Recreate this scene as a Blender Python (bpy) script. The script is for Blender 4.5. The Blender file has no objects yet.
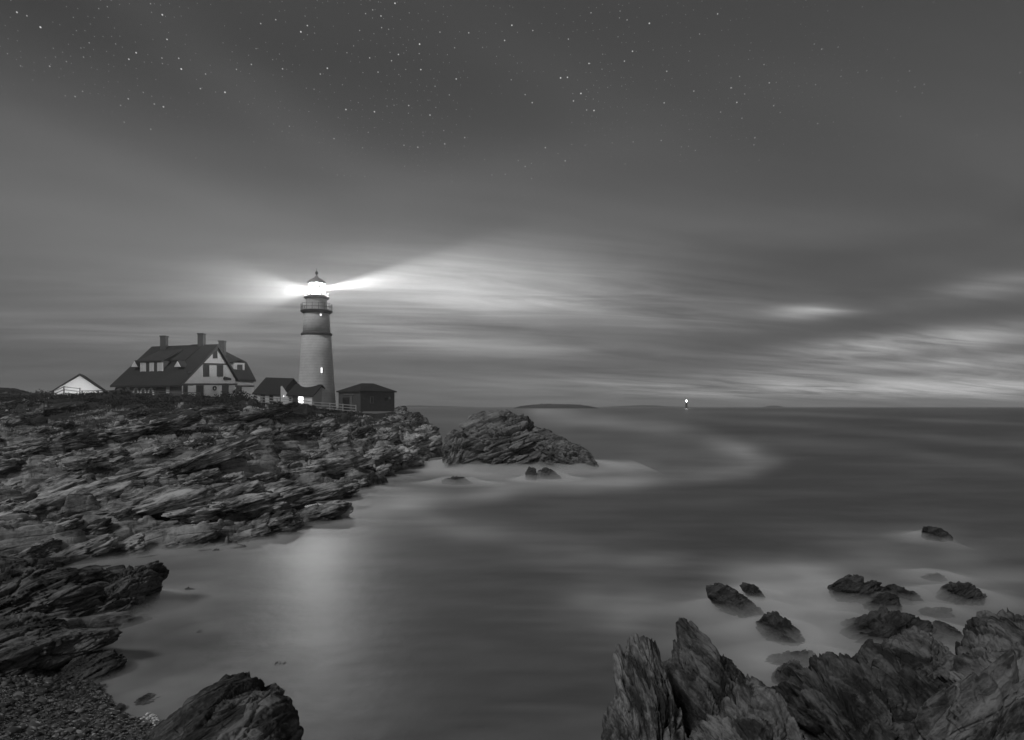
import bpy, bmesh, math, random
import numpy as np
from mathutils import Vector

random.seed(7)
RNG = np.random.default_rng(11)
SC = bpy.context.scene
COL = SC.collection
F, CAMH, HY = 680.0, 8.0, 406.5          # lens in pixels, eye height above the sea, horizon row


def P(px, py, Y):
    return Vector(((px - 512.0) * Y / F, Y, CAMH - (py - HY) * Y / F))


def seaY(py):
    return CAMH * F / (py - HY)


# ------------------------------------------------------------------ noise
_GR = np.array([[1, 1, 0], [-1, 1, 0], [1, -1, 0], [-1, -1, 0], [1, 0, 1], [-1, 0, 1], [1, 0, -1], [-1, 0, -1],
                [0, 1, 1], [0, -1, 1], [0, 1, -1], [0, -1, -1], [1, 1, 0], [-1, 1, 0], [0, -1, 1], [0, -1, -1]], dtype=np.float32)


def _hash(ix, iy, iz, seed=0):
    h = (ix.astype(np.int64) * 73856093) ^ (iy.astype(np.int64) * 19349663) ^ (iz.astype(np.int64) * 83492791) ^ (seed * 2654435)
    h = (h ^ (h >> 13)) * 1274126177 & 0x7FFFFFFF
    h = (h ^ (h >> 15)) * 668265263 & 0x7FFFFFFF
    return (h ^ (h >> 12)) & 0x7FFFFFFF


def perlin(p, seed=0):
    i = np.floor(p).astype(np.int64)
    f = (p - i)
    u = f * f * f * (f * (f * 6 - 15) + 10)
    out = np.zeros(len(p))
    for dx in (0, 1):
        wx = u[:, 0] if dx else 1 - u[:, 0]
        for dy in (0, 1):
            wy = u[:, 1] if dy else 1 - u[:, 1]
            for dz in (0, 1):
                wz = u[:, 2] if dz else 1 - u[:, 2]
                g = _GR[_hash(i[:, 0] + dx, i[:, 1] + dy, i[:, 2] + dz, seed) & 15]
                out += wx * wy * wz * (g[:, 0] * (f[:, 0] - dx) + g[:, 1] * (f[:, 1] - dy) + g[:, 2] * (f[:, 2] - dz))
    return out


def fbm(p, octaves=4, gain=.5, seed=0, ridge=False):
    a, s, tot = 1.0, np.zeros(len(p)), 0.0
    q = p.copy()
    for o in range(octaves):
        n = perlin(q, seed + o * 17)
        if ridge:
            n = 1 - 2.2 * np.abs(n)
        s += a * n
        tot += a
        a *= gain
        q = q * 2.03 + 11.7
    return s / tot


def cells(p, seed=0, full=False):
    """value of the nearest Voronoi cell (0..1), distance to the border between the two nearest cells (and offset from its centre)"""
    i = np.floor(p).astype(np.int64)
    d1 = np.full(len(p), 9e9)
    d2 = np.full(len(p), 9e9)
    idv = np.zeros(len(p))
    off = np.zeros((len(p), 3))
    hh = np.zeros(len(p), dtype=np.int64)
    for dx in (-1, 0, 1):
        for dy in (-1, 0, 1):
            for dz in (-1, 0, 1):
                c = i + (dx, dy, dz)
                h = _hash(c[:, 0], c[:, 1], c[:, 2], seed)
                o = np.stack([(h & 1023) / 1023., ((h >> 10) & 1023) / 1023., ((h >> 20) & 1023) / 1023.], 1)
                v = p - (c + .1 + .8 * o)
                d = (v ** 2).sum(1)
                m = d < d1
                d2 = np.where(m, d1, np.minimum(d2, d))
                idv = np.where(m, ((h >> 5) & 4095) / 4095., idv)
                hh = np.where(m, h, hh)
                if full:
                    off = np.where(m[:, None], v, off)
                d1 = np.where(m, d, d1)
    bd = np.sqrt(d2) - np.sqrt(d1)
    if full:
        tv = np.stack([((hh >> 3) & 255) / 127.5 - 1, ((hh >> 11) & 255) / 127.5 - 1, ((hh >> 19) & 255) / 127.5 - 1], 1)
        return idv, bd, (off * tv).sum(1)
    return idv, bd


def hash1(k, seed=0):
    z = np.zeros_like(k)
    return (_hash(k, z, z, seed) & 4095) / 4095.


def sstep(a, b, x):
    t = np.clip((x - a) / (b - a), 0, 1)
    return t * t * (3 - 2 * t)


# ------------------------------------------------------------------ objects
def tag(o, label=None, cat=None, group=None, kind=None):
    if label:
        o['label'] = label
    if cat:
        o['category'] = cat
    if group:
        o['group'] = group
    if kind:
        o['kind'] = kind
    return o


def thing(name, label, cat, loc=(0, 0, 0), group=None):
    o = bpy.data.objects.new(name, None)
    COL.objects.link(o)
    o.location = loc
    o.empty_display_size = .3
    return tag(o, label, cat, group)


def link_mesh(name, me, mat, parent=None, loc=(0, 0, 0), smooth=False):
    o = bpy.data.objects.new(name, me)
    COL.objects.link(o)
    if mat:
        me.materials.append(mat)
    if parent:
        o.parent = parent
        o.location = Vector(loc) - parent.location
    else:
        o.location = loc
    if smooth:
        me.polygons.foreach_set('use_smooth', [True] * len(me.polygons))
    return o


def np_mesh(name, verts, faces):
    """faces: (n,k) int array"""
    me = bpy.data.meshes.new(name)
    n, k = faces.shape
    me.vertices.add(len(verts))
    me.vertices.foreach_set('co', np.ascontiguousarray(verts, dtype=np.float32).ravel())
    me.loops.add(n * k)
    me.loops.foreach_set('vertex_index', np.ascontiguousarray(faces, dtype=np.int32).ravel())
    me.polygons.add(n)
    me.polygons.foreach_set('loop_start', np.arange(0, n * k, k, dtype=np.int32))
    me.update(calc_edges=True)
    me.validate()
    return me


class MB:
    """collects solids, then links them as one mesh"""

    def __init__(self):
        self.v, self.f = [], []

    def add(self, vs, fs):
        b = len(self.v)
        self.v += [Vector(v) for v in vs]
        self.f += [tuple(b + i for i in f) for f in fs]
        return self

    def extrude(self, poly, d):
        """closed prism: polygon (3-D points) pushed along vector d"""
        n = len(poly)
        poly = [Vector(p) for p in poly]
        d = Vector(d)
        return self.add(poly + [p + d for p in poly],
                        [tuple(range(n)), tuple(range(2 * n - 1, n - 1, -1))] + [(i, (i + 1) % n, n + (i + 1) % n, n + i) for i in range(n)])

    def box(self, o, u, v, w):
        o, u, v, w = Vector(o), Vector(u), Vector(v), Vector(w)
        return self.extrude([o, o + u, o + u + v, o + v], w)

    def bar(self, a, b, t, t2=None):
        a, b = Vector(a), Vector(b)
        d = (b - a).normalized()
        s = d.cross(Vector((0, 0, 1)))
        if s.length < .1:
            s = Vector((1, 0, 0))
        s.normalize()
        q = s.cross(d)
        t2 = t2 or t
        return self.extrude([a - s * t / 2 - q * t2 / 2, a + s * t / 2 - q * t2 / 2, a + s * t / 2 + q * t2 / 2, a - s * t / 2 + q * t2 / 2], b - a)

    def lathe(self, c, prof, n=48, cap=True):
        """prof: (r, z) list from the bottom up"""
        c = Vector(c)
        vs = [c + Vector((r * math.cos(2 * math.pi * i / n), r * math.sin(2 * math.pi * i / n), z)) for r, z in prof for i in range(n)]
        fs = [(k * n + i, k * n + (i + 1) % n, (k + 1) * n + (i + 1) % n, (k + 1) * n + i) for k in range(len(prof) - 1) for i in range(n)]
        if cap:
            fs += [tuple(range(n - 1, -1, -1)), tuple((len(prof) - 1) * n + i for i in range(n))]
        return self.add(vs, fs)

    def hull(self, pts):
        bm = bmesh.new()
        for p in pts:
            bm.verts.new(p)
        bmesh.ops.convex_hull(bm, input=bm.verts)
        bm.verts.ensure_lookup_table()
        keep = [v for v in bm.verts if v.link_faces]
        ix = {v: i for i, v in enumerate(keep)}
        self.add([v.co.copy() for v in keep], [tuple(ix[v] for v in f.verts) for f in bm.faces])
        bm.free()
        return self

    def build(self, name, mat, parent=None, smooth=False, loc=None):
        if loc is None:
            loc = parent.location.copy() if parent else Vector((0, 0, 0))
        me = bpy.data.meshes.new(name)
        me.from_pydata([tuple(v - Vector(loc)) for v in self.v], [], self.f)
        bm = bmesh.new()
        bm.from_mesh(me)
        bmesh.ops.recalc_face_normals(bm, faces=bm.faces)
        bm.to_mesh(me)
        bm.free()
        me.update()
        return link_mesh(name, me, mat, parent, loc, smooth)


# ------------------------------------------------------------------ node helper
class N:
    """tiny expression builder for scalar shader maths"""

    def __init__(self, nt, sock):
        self.nt, self.s = nt, sock

    def _op(self, op, *o):
        n = self.nt.nodes.new('ShaderNodeMath')
        n.operation = op
        for i, x in enumerate((self,) + o):
            if isinstance(x, N):
                self.nt.links.new(x.s, n.inputs[i])
            else:
                n.inputs[i].default_value = x
        return N(self.nt, n.outputs[0])

    def __add__(self, o): return self._op('ADD', o)
    def __radd__(self, o): return self._op('ADD', o)
    def __sub__(self, o): return self._op('SUBTRACT', o)
    def __rsub__(self, o): return (self * -1.0)._op('ADD', o)
    def __mul__(self, o): return self._op('MULTIPLY', o)
    def __rmul__(self, o): return self._op('MULTIPLY', o)
    def __truediv__(self, o): return self._op('DIVIDE', o)
    def pow(self, o): return self._op('POWER', o)
    def exp(self): return self._op('EXPONENT')
    def max(self, o): return self._op('MAXIMUM', o)
    def min(self, o): return self._op('MINIMUM', o)
    def lt(self, o): return self._op('LESS_THAN', o)
    def gt(self, o): return self._op('GREATER_THAN', o)

    def ss(self, a, b):
        n = self.nt.nodes.new('ShaderNodeMapRange')
        n.interpolation_type = 'SMOOTHSTEP'
        self.nt.links.new(self.s, n.inputs[0])
        n.inputs[1].default_value, n.inputs[2].default_value = a, b
        return N(self.nt, n.outputs[0])


def node(nt, typ, **kw):
    n = nt.nodes.new(typ)
    for k, v in kw.items():
        if k in n.inputs:
            if hasattr(v, 'is_output') or isinstance(v, N):
                nt.links.new(v.s if isinstance(v, N) else v, n.inputs[k])
            else:
                n.inputs[k].default_value = v
        else:
            setattr(n, k, v)
    return n


def noise_tex(nt, vec, scale, detail=4., rough=.5, dist=0.):
    n = nt.nodes.new('ShaderNodeTexNoise')
    nt.links.new(vec, n.inputs['Vector'])
    n.inputs['Scale'].default_value = scale
    n.inputs['Detail'].default_value = detail
    n.inputs['Roughness'].default_value = rough
    n.inputs['Distortion'].default_value = dist
    return N(nt, n.outputs[0])


def grey(nt, val):
    c = nt.nodes.new('ShaderNodeCombineColor')
    for i in range(3):
        if isinstance(val, N):
            nt.links.new(val.s, c.inputs[i])
        else:
            c.inputs[i].default_value = val
    return c.outputs[0]


def new_mat(name):
    m = bpy.data.materials.new(name)
    m.use_nodes = True
    nt = m.node_tree
    return m, nt, nt.nodes['Principled BSDF']


def bump(nt, b, height, strength, dist):
    n = nt.nodes.new('ShaderNodeBump')
    n.inputs['Strength'].default_value = strength
    n.inputs['Distance'].default_value = dist
    nt.links.new(height.s, n.inputs['Height'])
    nt.links.new(n.outputs[0], b.inputs['Normal'])


def rock_mat(name, ang, size, lo, hi, stretch=5., spec=.3, frame=None, turf=False, relief=.34):
    """layered stone: colour and relief run along bedding tilted by ang degrees in the x-z plane"""
    m, nt, b = new_mat(name)
    tc = nt.nodes.new('ShaderNodeTexCoord')
    if frame is None:
        a_ = math.radians(ang)
        n_ = Vector((-math.sin(a_), .35, math.cos(a_))).normalized()
        t_ = Vector((math.cos(a_), 0, math.sin(a_)))
        t_ = (t_ - n_ * t_.dot(n_)).normalized()
        frame = (t_ * .7, n_.cross(t_), n_ * stretch)
    cb = nt.nodes.new('ShaderNodeCombineXYZ')
    for i, ax in enumerate(frame):
        dt_ = nt.nodes.new('ShaderNodeVectorMath')
        dt_.operation = 'DOT_PRODUCT'
        nt.links.new(tc.outputs['Object'], dt_.inputs[0])
        dt_.inputs[1].default_value = Vector(ax) / size
        nt.links.new(dt_.outputs['Value'], cb.inputs[i])
    v = cb.outputs[0]
    plain = node(nt, 'ShaderNodeMapping')
    nt.links.new(tc.outputs['Object'], plain.inputs['Vector'])
    plain.inputs['Scale'].default_value = (1 / size,) * 3
    n1 = noise_tex(nt, v, .9, 9., .62, .5)
    n2 = noise_tex(nt, plain.outputs[0], .55, 5., .55)
    n3 = noise_tex(nt, plain.outputs[0], 9., 6., .65)
    vo = nt.nodes.new('ShaderNodeTexVoronoi')
    vo.feature = 'DISTANCE_TO_EDGE'
    nt.links.new(v, vo.inputs['Vector'])
    vo.inputs['Scale'].default_value = .55
    crack = N(nt, vo.outputs['Distance']).ss(0., .05)
    vc = nt.nodes.new('ShaderNodeTexVoronoi')
    nt.links.new(v, vc.inputs['Vector'])
    vc.inputs['Scale'].default_value = .9
    vs_ = nt.nodes.new('ShaderNodeSeparateColor')
    nt.links.new(vc.outputs['Color'], vs_.inputs[0])
    n8 = noise_tex(nt, v, 3.2, 6., .7, .2)
    tone = (n1 * .34 + n2 * .24 + n8 * .22 + n3 * .08 + N(nt, vs_.outputs[0]) * .09 + .015).ss(.41, .60)
    geo = nt.nodes.new('ShaderNodeNewGeometry')
    sx = nt.nodes.new('ShaderNodeSeparateXYZ')
    nt.links.new(geo.outputs['Position'], sx.inputs[0])
    pz = N(nt, sx.outputs[2])
    wet = 1.0 - (pz + (n2 - .5) * 1.2).ss(.15, .9)      # dark weed and wet stone left by the tide
    col = (tone * (hi - lo) + lo) * (1.0 - wet * .6)
    if turf:                                             # heath and lichen on the flatter ground higher up
        sn = nt.nodes.new('ShaderNodeSeparateXYZ')
        nt.links.new(geo.outputs['True Normal'], sn.inputs[0])
        n6 = noise_tex(nt, plain.outputs[0], .28, 5., .6)
        tf = ((pz - 2.2) * .062 + n6 + (N(nt, sn.outputs[2]) - .8) * .25).ss(.62, .70)
        col = col * (1.0 - tf) + tf * (n3 * .06 + .015)
    nt.links.new(grey(nt, col), b.inputs['Base Color'])
    nt.links.new((.85 - wet * .4 - n3 * .1).s, b.inputs['Roughness'])
    b.inputs['Specular IOR Level'].default_value = spec
    bump(nt, b, n1 * .45 + n8 * .25 + n3 * .16 + crack * .12, 1.0, size * relief)
    return m


def plain_mat(name, val, rough=.8, nscale=3., var=.25, rows=None, spec=.3):
    """slightly uneven grey surface; rows=(axis scale) adds courses of boards, shingles or stones to the relief"""
    m, nt, b = new_mat(name)
    tc = nt.nodes.new('ShaderNodeTexCoord')
    n1 = noise_tex(nt, tc.outputs['Object'], nscale, 6., .6)
    n2 = noise_tex(nt, tc.outputs['Object'], nscale * 7, 3., .6)
    val_n = ((n1 - .5) * (2 * var) + 1.0 + (n2 - .5) * var) * val
    if rows:
        sx = nt.nodes.new('ShaderNodeSeparateXYZ')
        nt.links.new(tc.outputs['Object'], sx.inputs[0])
        z = N(nt, sx.outputs[2]) * rows
        fr = z._op('FRACT')
        line = fr.ss(0., .18)
        val_n = val_n * (line * .25 + .75)
        bump(nt, b, line + n2 * .4, .6, .03)
    else:
        bump(nt, b, n1 + n2 * .5, .4, .03)
    nt.links.new(grey(nt, val_n), b.inputs['Base Color'])
    b.inputs['Roughness'].default_value = rough
    b.inputs['Specular IOR Level'].default_value = spec
    return m


def glow_mat(name, val):
    m, nt, b = new_mat(name)
    b.inputs['Base Color'].default_value = (.8, .8, .8, 1)
    b.inputs['Emission Color'].default_value = (1, 1, 1, 1)
    b.inputs['Emission Strength'].default_value = val
    return m


M = {}
M['rock_head'] = rock_mat('headland_stone', 0, 1.5, .04, .48, frame=((.4, .4, 0.), (.71, -.70, 0.), (-.3, .2, 2.2)), turf=True, relief=.22)
M['rock_slab'] = rock_mat('bare_ledge_stone', 0, 1.3, .045, .64, frame=((.45, .45, .1), (.71, -.70, 0.), (-.5, -.2, 2.6)), relief=.26, turf=True)
M['rock_r'] = rock_mat('crag_stone', -52, .75, .03, .27, 2.6)
M['rock_d'] = rock_mat('dark_crag_stone', -54, .7, .025, .19, 2.4)
M['rock_v'] = rock_mat('splintered_stone', -84, .6, .04, .38, 4.)
M['rock_c'] = rock_mat('pale_slab_stone', -66, .7, .04, .33, 3.)
M['rock_e'] = rock_mat('pale_corner_stone', 44, .8, .035, .29, 2.6)
M['rock_l'] = rock_mat('dark_ledge_stone', 34, .9, .03, .23, 3.)
M['rock_b'] = rock_mat('boulder_stone', 40, .7, .035, .27, 3.)
M['rock_i'] = rock_mat('outcrop_stone', 24, 1.8, .06, .34, 3.)
M['rock_s'] = rock_mat('wet_stone', 35, .6, .03, .14, 4.)
M['pebble'] = plain_mat('pebble_stone', .12, .55, 6., 1.2)
M['white_wall'] = plain_mat('white_siding', .68, .7, 1.5, .08, 4.)
M['cream_wall'] = plain_mat('cream_siding', .58, .75, 1.5, .1, 5.)
M['tower'] = plain_mat('white_masonry', .66, .8, .6, .28, 2.0)
M['roof'] = plain_mat('dark_shingle', .036, .9, 1.2, .3, 3.2)
M['roof_dark'] = plain_mat('darker_shingle', .03, .9, 1.2, .3, 3.2)
M['trim'] = plain_mat('dark_trim', .06, .7, 2., .2)
M['dark'] = plain_mat('dark_paint_and_shade', .02, .6, 2., .2)
M['glass'] = plain_mat('window_glass', .05, .15, .5, .2, spec=.6)
M['pale'] = plain_mat('white_paint', .75, .6, 2., .06)
M['stone_wall'] = plain_mat('rubble_masonry', .13, .9, 2.5, .5, 2.5)
M['brick'] = plain_mat('dark_brick', .085, .9, 2., .35, 5.)
M['pale_stone'] = plain_mat('pale_retaining_stone', .24, .9, 2.5, .4, 2.)
M['iron'] = plain_mat('black_iron', .04, .5, 2., .2, spec=.5)
M['glare_roof'] = plain_mat('glare_paled_roof', .22, .6, 2., .2)  # lantern roof: iron paled in its colour to imitate the lamp's glare
M['wood'] = plain_mat('weathered_rail', .10, .9, 4., .4)
M['wood_pale'] = plain_mat('pale_rail', .4, .9, 4., .3)
M['leaf'] = plain_mat('dark_leaf', .045, .8, 1.2, .7)
M['grass'] = plain_mat('dry_grass', .07, .9, 1.2, .6)
M['far_land'] = plain_mat('far_land', .012, .95, .01, .4)
M['far_tower'] = plain_mat('far_granite', .05, .9, .3, .3)
M['lens'] = glow_mat('lamp_lens', 150.)
M['lit'] = glow_mat('lit_doorway', 2.6)
M['lit_small'] = glow_mat('lit_window', 1.6)
m, nt, b = new_mat('lantern_glass')
tr_ = nt.nodes.new('ShaderNodeBsdfTransparent')
gl_ = nt.nodes.new('ShaderNodeBsdfGlossy')
gl_.inputs['Roughness'].default_value = .05
mx_ = nt.nodes.new('ShaderNodeMixShader')
mx_.inputs[0].default_value = .06
nt.links.new(tr_.outputs[0], mx_.inputs[1])
nt.links.new(gl_.outputs[0], mx_.inputs[2])
nt.links.new(mx_.outputs[0], nt.nodes['Material Output'].inputs['Surface'])
M['lantern_glass'] = m

# ------------------------------------------------------------------ terrain
PROF = {
    -500: [(6, 2), (20, 2.4), (35, 3), (60, 5), (90, 7.6), (115, 8.6), (150, 8.8), (210, 8.5)],
    -60: [(6, 1.6), (17, 1.0), (24, .9), (33, .7), (38, 1.3), (50, 2.5), (70, 4.7), (90, 6.8), (105, 8.2), (115, 8.7), (150, 8.8), (210, 8.5)],
    0: [(6, 1.2), (15, .75), (18, .5), (24, .7), (33, .7), (38, 1.1), (50, 2.2), (70, 4.6), (90, 6.8), (105, 8.3), (115, 8.8), (135, 8.9), (210, 8.8)],
    60: [(6, 1.), (15, .55), (18, .25), (21, .2), (26, .4), (33, .5), (37, .8), (45, 1.6), (60, 3.4), (80, 5.8), (98, 8.2), (110, 9.1), (130, 9.2), (210, 9)],
    100: [(6, .8), (14, .45), (17, .28), (18.6, .1), (20, -.12), (24, -.5), (29, .1), (34, .25), (37, .5), (45, 1.4), (60, 3.3), (80, 5.9), (98, 8.5), (108, 9.5), (125, 9.6), (210, 9)],
    160: [(6, .3), (12, .18), (15.5, .06), (17.5, -.15), (20, -.8), (36, -1.), (39, .35), (46, 1.1), (60, 3.1), (80, 5.7), (98, 8.3), (108, 9.4), (125, 9.6), (210, 9)],
    230: [(6, -1), (37, -.8), (39.3, .35), (47, .9), (60, 2.7), (80, 5.2), (98, 7.9), (108, 9.1), (120, 9.3), (210, 8.5)],
    262: [(6, -1.5), (40, -.8), (41.5, .4), (47, .8), (52, .8), (57, 1.4), (66, 2.7), (80, 4.8), (96, 7.2), (108, 8.3), (120, 8.6), (200, 8)],
    290: [(6, -1.5), (42, -.8), (44, .45), (50, .6), (54, .1), (57, 0.), (60, .6), (66, 1.7), (80, 4.2), (95, 6.6), (108, 7.7), (118, 8.0), (200, 7.5)],
    328: [(6, -2), (48, -.9), (50, .35), (52, .4), (54.5, -.3), (60, -.4), (63, .5), (68, 1.4), (80, 3.6), (95, 5.7), (108, 7.0), (118, 7.4), (135, 7.4), (170, -1)],
    365: [(6, -2), (61, -1), (64, .35), (72, 1.6), (85, 3.8), (98, 5.5), (108, 6.6), (118, 7.0), (132, 7.0), (150, -1)],
    400: [(6, -2), (80, -1.2), (84, .45), (91, 2.8), (99, 4.8), (108, 6.4), (116, 6.9), (126, 6.5), (138, -1)],
    420: [(6, -2), (96, -1.5), (100, .6), (105, 3.2), (110, 5.4), (116, 6.2), (122, 5), (130, -1)],
    436: [(6, -2), (103, -1.5), (107, .8), (112, 2.8), (117, 3.), (122, -1)],
    450: [(6, -2), (110, -1.6), (115, -.6), (122, -1.6)],
    520: [(6, -2.5), (200, -2.5)],
}
_YT = np.exp(np.linspace(math.log(6), math.log(210), 400))
_PX = sorted(PROF)
_TAB = np.array([np.interp(_YT, [a for a, _ in PROF[k]], [z for _, z in PROF[k]]) for k in _PX])


def base_h(px, Y):
    j = np.clip(np.searchsorted(_PX, px) - 1, 0, len(_PX) - 2)
    p0 = np.array(_PX)[j]
    p1 = np.array(_PX)[j + 1]
    t = np.clip((px - p0) / (p1 - p0), 0, 1)
    r = np.interp(np.log(Y), np.log(_YT), np.arange(len(_YT)))
    i = np.clip(r.astype(int), 0, len(_YT) - 2)
    fr = r - i
    a = _TAB[j, i] * (1 - fr) + _TAB[j, i + 1] * fr
    c = _TAB[j + 1, i] * (1 - fr) + _TAB[j + 1, i + 1] * fr
    return a * (1 - t) + c * t


def stair(q, edge=.62):
    k = np.floor(q)
    f = q - k
    return k + sstep(edge, 1., f)


def terrain_h(X, Y):
    px = 512 + F * X / Y
    # ragged coast
    wob = np.stack([X / 7, Y / 7, 0 * X], 1)
    px2 = px + perlin(wob, 3) * 900 / Y + perlin(wob * 3.1, 5) * 420 / Y
    Y2 = Y * (1 + .05 * perlin(wob * 1.7, 9))
    h0 = base_h(px2, np.clip(Y2, 6.01, 209))
    rough = sstep(17, 26, Y) * (1 - .85 * sstep(102, 112, Y) * sstep(60, 90, px) * (1 - sstep(375, 400, px)))
    p3 = np.stack([X, Y, 0 * X], 1)
    ca, sa = math.cos(.80), math.sin(.80)
    AL, AC = X * ca + Y * sa, X * sa - Y * ca            # along and across the ledges
    pa = np.stack([AL / 3.0, AC, 0 * X], 1)
    h0 = h0 + rough * (1.5 * fbm(pa / 6.5, 3, .5, 21) + .45 * fbm(pa / 2.4, 3, .5, 31))
    t = -.24 * AC + 1.1 * fbm(pa / 5.5, 2, .5, 41)
    h = h0
    for S, k, sd in ((1.7, .80, 1), (.55, .78, 2), (.18, .6, 3)):
        q = (h + t + .30 * S * perlin(pa / (S * 1.6), 50 + sd)) / S
        hs = S * stair(q, (.60, .55, .5)[sd - 1]) - t + .2 * S
        h = h + rough * k * (hs - h)
    # joint blocks
    A = np.stack([AL / 3.4, AC / 1.15, 0 * X + .5], 1)
    A += .22 * np.stack([perlin(p3 / 2.1, 61), perlin(p3 / 2.1, 62), 0 * X], 1)
    idv, bd = cells(A, 77)
    h = h + rough * ((idv - .5) * .95 * sstep(0, .16, bd) - .30 * (1 - sstep(0, .12, bd)))
    A2 = np.stack([AL / 1.3, AC / .5, 0 * X + .5], 1)
    idv, bd = cells(A2, 78)
    h = h + rough * ((idv - .5) * .30 * sstep(0, .2, bd) - .08 * (1 - sstep(0, .14, bd)))
    h = h + rough * .05 * fbm(p3 / .5, 3, .55, 91) + (1 - rough) * .05 * fbm(p3 / 1.3, 3, .5, 92)
    return h


# grid: fine towards the bay, coarser out of frame
cols = np.concatenate([np.arange(-480, -40, 4.0), np.arange(-40, 460, .9), np.arange(460, 500, 4.0)])
rows = np.concatenate([np.exp(np.linspace(math.log(9), math.log(19), 90, endpoint=False)), np.exp(np.linspace(math.log(19), math.log(30), 260, endpoint=False)),
                       np.exp(np.linspace(math.log(30), math.log(125), 860, endpoint=False)), np.linspace(125, 208, 60)])
CX, RY = np.meshgrid(cols, rows)
TX = ((CX - 512) * RY / F).ravel()
TY = RY.ravel()
TZ = terrain_h(TX, TY)
nr, nc = CX.shape
ii = (np.arange(nr - 1)[:, None] * nc + np.arange(nc - 1)[None, :]).ravel()
TF = np.stack([ii, ii + 1, ii + nc + 1, ii + nc], 1)
keep = TZ[TF].max(1) > -1.3
TF = TF[keep]
used = np.unique(TF)
remap = np.zeros(len(TX), dtype=int)
remap[used] = np.arange(len(used))
me = np_mesh('headland', np.stack([TX, TY, TZ], 1)[used], remap[TF])
HEAD = link_mesh('headland', me, M['rock_head'], smooth=True)
tag(HEAD, 'layered rocky headland stepping down in ledges from the lighthouse to the bay', kind='structure')
_LR = np.log(rows)
TZg = TZ.reshape(nr, nc)


def ground(x, y):
    """height of the headland under a point"""
    px = 512 + F * x / y
    j = int(np.clip(np.searchsorted(cols, px) - 1, 0, nc - 2))
    i = int(np.clip(np.searchsorted(rows, y) - 1, 0, nr - 2))
    return float(TZg[i:i + 2, j:j + 2].mean())


# ------------------------------------------------------------------ rocks
_ICO = {}


def ico(n):
    if n not in _ICO:
        bm = bmesh.new()
        bmesh.ops.create_icosphere(bm, subdivisions=n, radius=1)
        v = np.array([x.co[:] for x in bm.verts])
        f = np.array([[x.index for x in q.verts] for q in bm.faces])
        bm.free()
        _ICO[n] = (v, f)
    return _ICO[n]


def stone_relief(w, bed, size, thick, seed, amp, stretch, blk):
    """broken, jointed, layered surface: how far every point stands out"""
    s = w @ bed
    q1 = w + (stretch - 1) * s[:, None] * bed
    wob = .18 * np.stack([perlin(w / (size * .22), seed + k) for k in (31, 32, 33)], 1)
    # fracture blocks, each with a flat tilted face of its own
    c1 = cells(q1 / (size * .62) + wob, seed + 9, True)
    c2 = cells(q1 / (size * .24) + wob * 1.3, seed + 10, True)
    c3 = cells(q1 / (size * .095) + wob * 1.5, seed + 11, True)
    d = blk * ((c1[0] - .5) * 1.0 + 1.3 * c1[2] - 1.0 * (1 - sstep(0, .045, c1[1])))
    d += blk * .65 * ((c2[0] - .5) * 1.0 + 1.2 * c2[2] - .9 * (1 - sstep(0, .06, c2[1])))
    d += blk * .30 * ((c3[0] - .5) + 1.2 * c3[2] - .4 * (1 - sstep(0, .1, c3[1])))
    # thin beds standing proud of each other, only where the stone has split
    warp = .5 * size * .25 * fbm(w / (size * .7), 3, .5, seed)
    L = (s + warp * .35) / thick
    k = np.floor(L)
    gate = sstep(-.1, .25, perlin(w / (size * .4), seed + 5) + .35 * (hash1(k, seed) - .5))
    d += .85 * (hash1(k, seed + 1) - .5) * (.25 + .75 * gate) * sstep(0, .12, L - k) * sstep(0, .10, 1 - (L - k))
    L2 = (s + warp * .2) / (thick * .33)
    d += .34 * (hash1(np.floor(L2), seed + 3) - .5) * gate
    d += .35 * fbm(q1 / (size * .5), 5, .55, seed + 2, ridge=True) - .18
    d += .6 * fbm(w / (size * .35), 4, .5, seed + 4)
    d = d - .05
    return size * amp * np.where(d > 0, d * .6, d * 1.15)      # pieces break away more than they stick out


WATERLINE = []      # (x, y, rx, ry, strength) of every stone standing in the sea


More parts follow.
